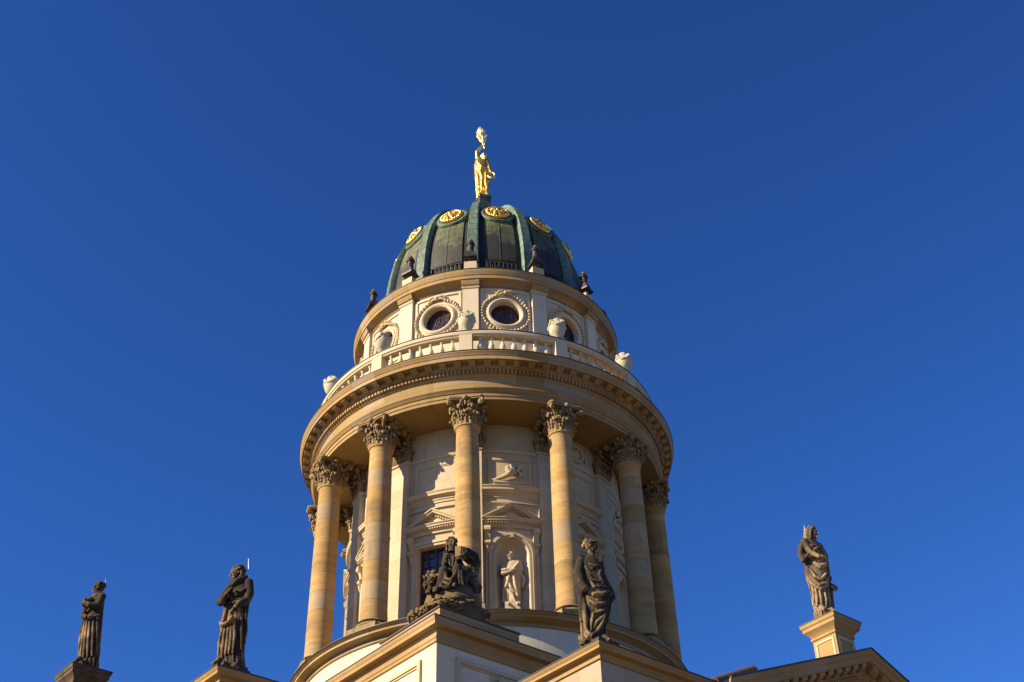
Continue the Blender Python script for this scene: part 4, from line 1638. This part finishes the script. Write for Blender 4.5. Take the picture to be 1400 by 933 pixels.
# --- seated bearded man with a book and a lion, over the near corner of the tower base
loc = uvp(11.0, 10.5, 24.22)
st = place('seated_statue', loc, 'dark stone bearded man seated with a book, a lion beside him', 'statue', ROOFG)
f = Fig((421, 977), (246.3, -1.5), (0.6, -222.4), (0.3, -114.9))
# rocky mound
f.body([(930, 130, 690, 0, .8), (850, 120, 668, 0, .86), (800, 122, 664, 0, .9), (760, 134, 650, 0, .85), (710, 150, 632, 0, .8), (665, 175, 610, 0, .75), (640, 210, 580, 0, .7), (628, 260, 540, 0, .6)], .8, folds=((3, .5, .6), (5, 1, .5), (8, .4, .2)), amp1=.025, zamp=.95, seed=4)
mound_front = f.front
for i in range(9):
    f.ell(f.front(random.uniform(160, 630), random.uniform(700, 800)), (random.uniform(.14, .30), random.uniform(.05, .09), random.uniform(.05, .10)), nu=10, nv=7)
mound = remeshed(f, 'rock_base', M_mound, .028, st, 2, .02)
f = Fig((421, 977), (246.3, -1.5), (0.6, -222.4), (0.3, -114.9))
# trunk and lap
f.body([(655, 275, 600, .05, .75), (600, 285, 590, .05, .75), (540, 290, 590, 0, .7), (490, 300, 575, 0, .7), (450, 310, 540, .05, .6), (410, 318, 500, .08, .55), (360, 322, 476, .08, .52), (318, 322, 462, .08, .5), (296, 334, 448, .06, .48), (282, 358, 424, .05, .5)], .6, folds=((5, .3, .7), (9, 1.4, .6), (13, .2, .4)), amp1=.06, zamp=.65, seed=5)
f.head(f.P(386, 200, -.14), .265, 16, 6, 0, 'long', .65, 1.2, .46)
# thighs, shins and feet under the robe
f.limb([(352, 520, -.05), (322, 470, -.72), (300, 545, -.82), (268, 628, -.80)], [.22, .20, .15, .10])
f.limb([(440, 520, -.05), (446, 452, -.75), (440, 530, -.86), (432, 592, -.84)], [.22, .20, .15, .10])
f.tube([f.P(268, 628, -.80), f.P(258, 640, -.95), f.P(250, 648, -1.06)], [.10, .09, .05], 10)
f.tube([f.P(432, 590, -.84), f.P(424, 600, -1.0), f.P(418, 606, -1.1)], [.10, .09, .05], 10)
f.tube([f.P(330, 470, -.85), f.P(345, 545, -.98), f.P(390, 560, -1.0), f.P(428, 510, -.98), f.P(444, 450, -.88)], [.06, .09, .10, .09, .06], 9)
f.tube([f.P(318, 500, -.85), f.P(320, 575, -.96), f.P(372, 598, -1.0), f.P(424, 560, -.98)], [.05, .08, .09, .06], 9)
f.tube([f.P(305, 540, -.85), f.P(300, 610, -.94), f.P(345, 628, -.95), f.P(400, 600, -.95)], [.05, .08, .08, .05], 9)
for x0, y0, x1, y1 in ((436, 455, 418, 580), (458, 460, 470, 590), (478, 470, 500, 600), (330, 430, 390, 470), (350, 330, 372, 430), (400, 320, 392, 420), (428, 320, 420, 440)):
    f.fold([(x0, y0), ((x0 + x1) / 2 + 4, (y0 + y1) / 2), (x1, y1)], .06, .03) if y0 < 450 else f.tube([f.P(x0, y0, -.92), f.P((x0 + x1) / 2, (y0 + y1) / 2, -1.0), f.P(x1, y1, -.95)], [.04, .065, .04], 8)
# arms
f.limb([(336, 322, .05), (316, 385, -.10), (318, 420, -.30), (338, 372, -.52)], [.15, .125, .105, .08])
f.hand(f.P(336, 374, -.52), (.2, -.5, .4), (.3, -.2, 1), .36, .5)
f.limb([(456, 318, .05), (520, 345, -.18), (525, 300, -.42), (496, 322, -.55)], [.16, .13, .11, .08])
f.hand(f.P(498, 318, -.55), (-.6, -.4, -.5), (-.5, .8, .0), .36, .8)
# cloak blown out on the right
f.limb([(450, 300, .15), (525, 290, .20), (590, 330, .22), (622, 392, .22), (606, 440, .20), (560, 430, .18)], [.15, .20, .19, .15, .12, .10])
f.limb([(560, 330, .22), (590, 420, .2), (572, 500, .2), (560, 570, .15)], [.22, .21, .25, .22])
f.limb([(560, 560, .0), (605, 590, -.25), (640, 628, -.45), (618, 672, -.40), (590, 690, -.3)], [.2, .17, .13, .15, .12])
for pts in ([(470, 300, -.05), (540, 318, .0), (600, 380, .04)], [(500, 360, .0), (556, 400, .02), (560, 470, .0)], [(520, 420, -.05), (548, 500, -.1), (540, 580, -.15)]):
    f.tube([f.P(*p) for p in pts], [.05, .07, .05], 8)
b = remeshed(f, 'body', M_statue, VOX, st, 1, .014)
# the book
k = MB()
c_ = f.P(478, 286, -.50)
for s_ in (-1, 1):
    m_ = MB()
    m_.box(0, .23, -.04, .02, -.24, .24)
    m_.box(.0, .21, -.075, -.04, -.215, .215)
    a = radians(-90 + s_ * 62)
    Rb = Matrix.Rotation(radians(18), 3, 'Z') @ Matrix.Rotation(radians(s_ * 24), 3, 'Z') @ Matrix.Scale(s_, 3, Vector((1, 0, 0)))
    k.add([tuple(c_ + Rb @ Vector(p)) for p in m_.v], m_.f)
k.build('book', M_statue, st)
# the lion
f = Fig((421, 977), (246.3, -1.5), (0.6, -222.4), (0.3, -114.9))
hc = f.P(216, 560, -.55)
f.ell(hc, (.24, .26, .27))
rnd = random.Random(3)
for i in range(110):
    a, q = rnd.uniform(0, 2 * pi), rnd.uniform(.20, .40)
    f.ell(hc + Vector((q * cos(a) * .92, .10 + rnd.uniform(-.06, .28), q * sin(a) * 1.2 + .04)), (rnd.uniform(.05, .085), .09, rnd.uniform(.08, .13)), Matrix.Rotation(a, 3, 'Y'), 8, 6)
f.ell(hc + Vector((.0, -.24, -.08)), (.14, .16, .12))
f.ell(hc + Vector((0, -.38, -.04)), (.06, .05, .045))
f.ell(hc + Vector((0, -.28, -.20)), (.10, .10, .06))
for s_ in (-1, 1):
    f.ell(hc + Vector((s_ * .10, -.20, .07)), (.06, .06, .05))
    f.ell(hc + Vector((s_ * .07, -.33, -.10)), (.07, .07, .06))
    f.ell(hc + Vector((s_ * .21, -.02, .24)), (.07, .05, .08))
f.limb([(232, 590, -.1), (280, 560, .2), (330, 590, .35)], [.26, .30, .26])
f.limb([(198, 600, -.35), (192, 650, -.62), (182, 668, -.80)], [.15, .11, .085])
f.limb([(242, 606, -.38), (248, 644, -.70), (246, 656, -.88)], [.15, .11, .085])
for px in (178, 244):
    for q in range(4): f.ell(f.P(px + (q - 1.5) * 9, 666 if px < 200 else 656, -.92), (.035, .07, .04), nu=8, nv=6)
remeshed(f, 'lion', M_statue, VOX, st, 1, .01)
# garland of leaves and shells draped over the foot of the mound
k = MB()
rnd = random.Random(11)
for i in range(60):
    t = i / 59
    px = lerp(20, 715, t)
    py = (lerp(900, 745, t / .38) if t < .38 else lerp(745, 790, (t - .38) / .2) if t < .58 else lerp(790, 880, (t - .58) / .42)) - 4
    p = f.P(px, py, -1.32 + abs(t - .40) * 2.3)
    for j in range(4):
        R = Matrix.Rotation(rnd.uniform(0, 6.28), 3, 'X') @ Matrix.Rotation(rnd.uniform(0, 6.28), 3, 'Y')
        k.ell(p + Vector((rnd.uniform(-.08, .08), rnd.uniform(-.1, .12), rnd.uniform(-.10, .12))), (rnd.uniform(.08, .17), rnd.uniform(.035, .07), rnd.uniform(.06, .12)), R, 8, 6)
k.build('leaf_garland', M_mound, st, 60)

# --- pale figure in the niche
t_ = radians(C0 - 30)
loc = (6.62 * sin(t_), -6.62 * cos(t_), 29.11)
st = place('niche_statue', loc, 'pale stone man with crossed arms standing in the arched niche', 'statue')
k = MB()
k.box(-.34, .34, -.34, .22, 0, .43)
k.build('plinth', M_trim, st)
f = Fig((236, 930), (119.6, -3.3), (-2.9, -107.5), (-1.5, -56.5))
f.body([(884, 188, 276, 0, .7), (870, 184, 276, 0, .7), (840, 182, 280), (780, 180, 280), (730, 182, 284), (700, 180, 288), (672, 184, 288, 0, .58), (652, 194, 284, 0, .55), (642, 206, 272, 0, .5)], .66, folds=((5, .3, .9), (9, 1.2, .7), (13, .1, .3)), amp1=.09, zamp=.7, seed=6)
f.head(f.P(222, 619, -.14), .20, -34, 14, 0, 'short', .5, 1.3, .46)
f.limb([(268, 656, 0), (276, 690, -.1), (232, 700, -.36), (196, 694, -.40)], [.14, .13, .10, .07])
f.hand(f.P(198, 695, -.40), (-1, -.1, .1), (.1, 1, 0), .26, .6)
f.limb([(194, 662, -.02), (178, 705, -.12), (182, 716, -.28), (226, 702, -.40)], [.12, .12, .10, .07])
f.fold([(270, 648), (240, 690), (196, 720)], .08, .03)
f.fold([(200, 730), (225, 790), (262, 820)], .07, .03)
f.fold([(215, 725), (206, 770), (192, 800)], .08, .04)
f.fold([(240, 720), (250, 780), (266, 850)], .07, .03)
f.fold([(275, 715), (296, 745), (288, 790)], .09, .02)
f.fold([(192, 740), (188, 810), (182, 872)], .06, .03)
f.fold([(205, 800), (235, 830), (250, 868)], .07, .03)
for x in (214, 262): f.tube([f.P(x, 874, -.26), f.P(x - 2, 878, -.38), f.P(x - 3, 880, -.46)], [.07, .065, .04], 8)
remeshed(f, 'body', M_pale_statue, .018, st, 2, .008)

# --- gilded figure on the dome
loc = (-.12, 0, 61.52)
st = place('gilded_statue', loc, 'gilded woman raising a palm branch, standing on top of the dome', 'statue')
f = Fig((298, 833), (167.2, -1.8), (-1.6, -118.2), (-1.6, -119.9))
f.body([(800, 240, 312, 0, .9), (770, 240, 345, 0, .9), (740, 238, 372), (700, 238, 386), (640, 232, 388), (600, 226, 388), (540, 219, 382, 0, .6), (480, 216, 374, 0, .6), (440, 226, 362, 0, .55), (400, 236, 350, 0, .5), (378, 250, 340, 0, .45), (366, 286, 336, 0, .45)], .62, folds=((5, .9, .8), (9, .2, .8), (13, .5, .4)), amp1=.09, zamp=.8, seed=8)
f.head(f.P(322, 382, -.12), .23, 30, 18, 0, 'bun', 0, 1.1, .4)
f.limb([(256, 392, 0), (250, 325, -.08), (284, 280, -.15), (318, 252, -.18)], [.16, .13, .10, .07])
f.hand(f.P(318, 252, -.18), (.5, 0, 1), (-.6, -.6, .2), .34, 1.0)
f.limb([(345, 400, 0), (376, 470, -.05), (392, 540, -.22)], [.14, .115, .08])
f.hand(f.P(392, 540, -.22), (.5, -.4, -.8), (-.6, .4, 0), .34, .8)
f.fold([(250, 420), (300, 490), (365, 505)], .10, .03)
f.fold([(226, 470), (290, 520), (372, 520)], .09, .03)
f.fold([(235, 540), (262, 600), (262, 680)], .09, .02)
f.fold([(290, 540), (308, 620), (296, 720)], .09, .02)
f.fold([(345, 540), (352, 600), (338, 690)], .13, .06)
f.fold([(372, 560), (376, 630), (366, 690)], .09, .03)
f.limb([(350, 660, -.25), (362, 720, -.38), (352, 765, -.40)], [.16, .12, .085])
f.tube([f.P(352, 762, -.40), f.P(358, 776, -.55), f.P(364, 784, -.66)], [.10, .09, .06], 9)
f.tube([f.P(272, 786, -.2), f.P(276, 796, -.4), f.P(280, 802, -.5)], [.10, .09, .06], 9)
remeshed(f, 'body', M_gold, .024, st, 2, .01)
# palm branch in the raised hand
k = MB()
pts = [f.P(332, 285, -.18), f.P(316, 240, -.2), f.P(306, 190, -.2), f.P(290, 130, -.2), f.P(276, 86, -.2)]
k.tube(pts, [.05, .05, .045, .04, .02], 8)
rnd = random.Random(5)
for i in range(70):
    t = rnd.random()
    a = f.P(lerp(314, 282, t), lerp(225, 100, t), -.2)
    s_ = rnd.uniform(0, 2 * pi)
    ln = .32 * (sin(pi * min(1, t * .9 + .12))) + .06
    d = Vector((cos(s_) * ln, sin(s_) * ln * .6, .30 + .2 * t))
    k.tube([a, a + d * .5 + Vector((cos(s_) * .05, 0, 0)), a + d], [.045, .055, .015], 6)
k.build('palm_branch', M_palm, st, 60)
# wreath hanging from the lowered hand
k = MB()
c_ = f.P(408, 580, -.35)
for i in range(26):
    a = 2 * pi * i / 26
    k.ell(c_ + Vector((.22 * cos(a), .10 * sin(a), .34 * sin(a))), (.09, .07, .09), nu=8, nv=6)
k.tube([f.P(420, 600, -.3), f.P(440, 625, -.3)], [.05, .015], 6)
k.build('wreath', M_gold, st, 50)

# ------------------------------------------------------------------ vases on the balustrade, lamps on the attic
def make_vase():
    e = empty('stone_vase')
    k = MB()
    k.lathe([(.02, 0), (.30, 0), (.30, .07), (.22, .11), (.15, .20), (.17, .26), (.30, .38), (.42, .58), (.48, .82), (.47, 1.02), (.41, 1.18), (.36, 1.24), (.37, 1.29), (.30, 1.36), (.20, 1.46), (.09, 1.53), (.02, 1.55)], 24)
    k.build('bowl', M_urn, e, 40)
    k = MB()
    r_ = random.Random(2)
    for i in range(64):
        a = 2 * pi * i / 64
        zz = 1.10 - .20 * abs(sin(2 * a)) ** 1.3
        k.ell((.45 * sin(a), -.45 * cos(a), zz + r_.uniform(-.03, .03)), (r_.uniform(.07, .11), r_.uniform(.07, .10), r_.uniform(.07, .11)), nu=8, nv=6)
    for q in range(4):
        a = pi / 2 * q
        k.ell((.44 * sin(a), -.44 * cos(a), 1.14), (.13, .12, .15), nu=10, nv=8)
        k.ell((.54 * sin(a), -.54 * cos(a), 1.12), (.05, .06, .05), nu=8, nv=6)
        k.tube([(.47 * sin(a + .3), -.47 * cos(a + .3), 1.05), (.45 * sin(a + .32), -.45 * cos(a + .32), .8)], [.06, .02], 6)
    for i in range(26):
        a = r_.uniform(0, 2 * pi)
        q = r_.uniform(.03, .27)
        k.ell((q * sin(a), -q * cos(a), 1.34 + .16 * (1 - q / .27)), (r_.uniform(.07, .12),) * 3, nu=8, nv=6)
    k.build('garland', M_urn, e, 50)
    return e


vl = ['pale stone vase against the sky at the left end of the balustrade', 'pale stone vase in front of the leftmost round window', 'pale stone vase between the two middle round windows',
      'pale stone vase half covering the round window right of the middle', 'pale stone vase at the right end of the balustrade against the sky']
v0 = make_vase()
for i, wa in enumerate((-60, -30, 0, 30, 60)):
    o = v0 if i == 0 else copy_tree(v0)
    a = radians(C0 - 45 + wa)
    o.location = (8.93 * sin(a), -8.93 * cos(a), 43.24)
    o.scale = (.90, .90, .94)
    o.rotation_euler = (0, 0, a + radians((0, 30, 55, 20, 70)[i]))
    tag(o, vl[i], 'vase', 'stone vases on the balustrade')


def make_lamp():
    e = empty('bronze_finial')
    k = MB()
    k.lathe([(.02, 0), (.17, 0), (.17, .05), (.10, .10), (.10, .20), (.14, .25), (.20, .30)], 16)
    k.build('foot', M_bronze, e, 40)
    k = MB()
    k.box(-.31, .31, -.31, .31, .30, .40)
    k.grid([[(q * w, p * w, z) for q, p in ((-1, -1), (1, -1), (1, 1), (-1, 1))] for z, w in ((.403, .28), (.55, .235), (.72, .20))], close_u=True, cap=True)
    k.lathe([(.19, .72), (.165, .80), (.15, 1.24), (.02, 1.24)], 16)
    k.build('body', M_bronze, e, 40)
    k = MB()
    k.lathe([(.02, 1.22), (.20, 1.24), (.22, 1.29), (.20, 1.34), (.17, 1.37), (.16, 1.44), (.11, 1.52), (.02, 1.55)], 16)
    k.build('knob', M_bronze, e, 40)
    k = MB()
    k.lathe([(.001, 1.50), (.10, 1.53), (.095, 1.60), (.001, 1.66)], 12)
    k.build('gilt_tip', M_gold, e, 60)
    return e


ll = ['dark bronze finial at the left edge of the upper cornice, against the sky', 'dark bronze finial below the left gold medallions of the dome', 'dark bronze finial in front of the nearest dome rib',
      'dark bronze finial right of the nearest dome rib', 'dark bronze finial leaning over the right edge of the upper cornice', 'dark bronze finial barely showing, furthest right on the upper cornice']
l0 = make_lamp()
for i, wa in enumerate((-60, -30, 0, 30, 60, 90)):
    o = l0 if i == 0 else copy_tree(l0)
    a = radians(C0 - 45 + wa)
    o.location = (6.92 * sin(a), -6.92 * cos(a), 49.70)
    o.scale = (1.12, 1.12, 1.12)
    o.rotation_euler = (0, 0, a)
    tag(o, ll[i], 'finial', 'bronze finials on the upper cornice')
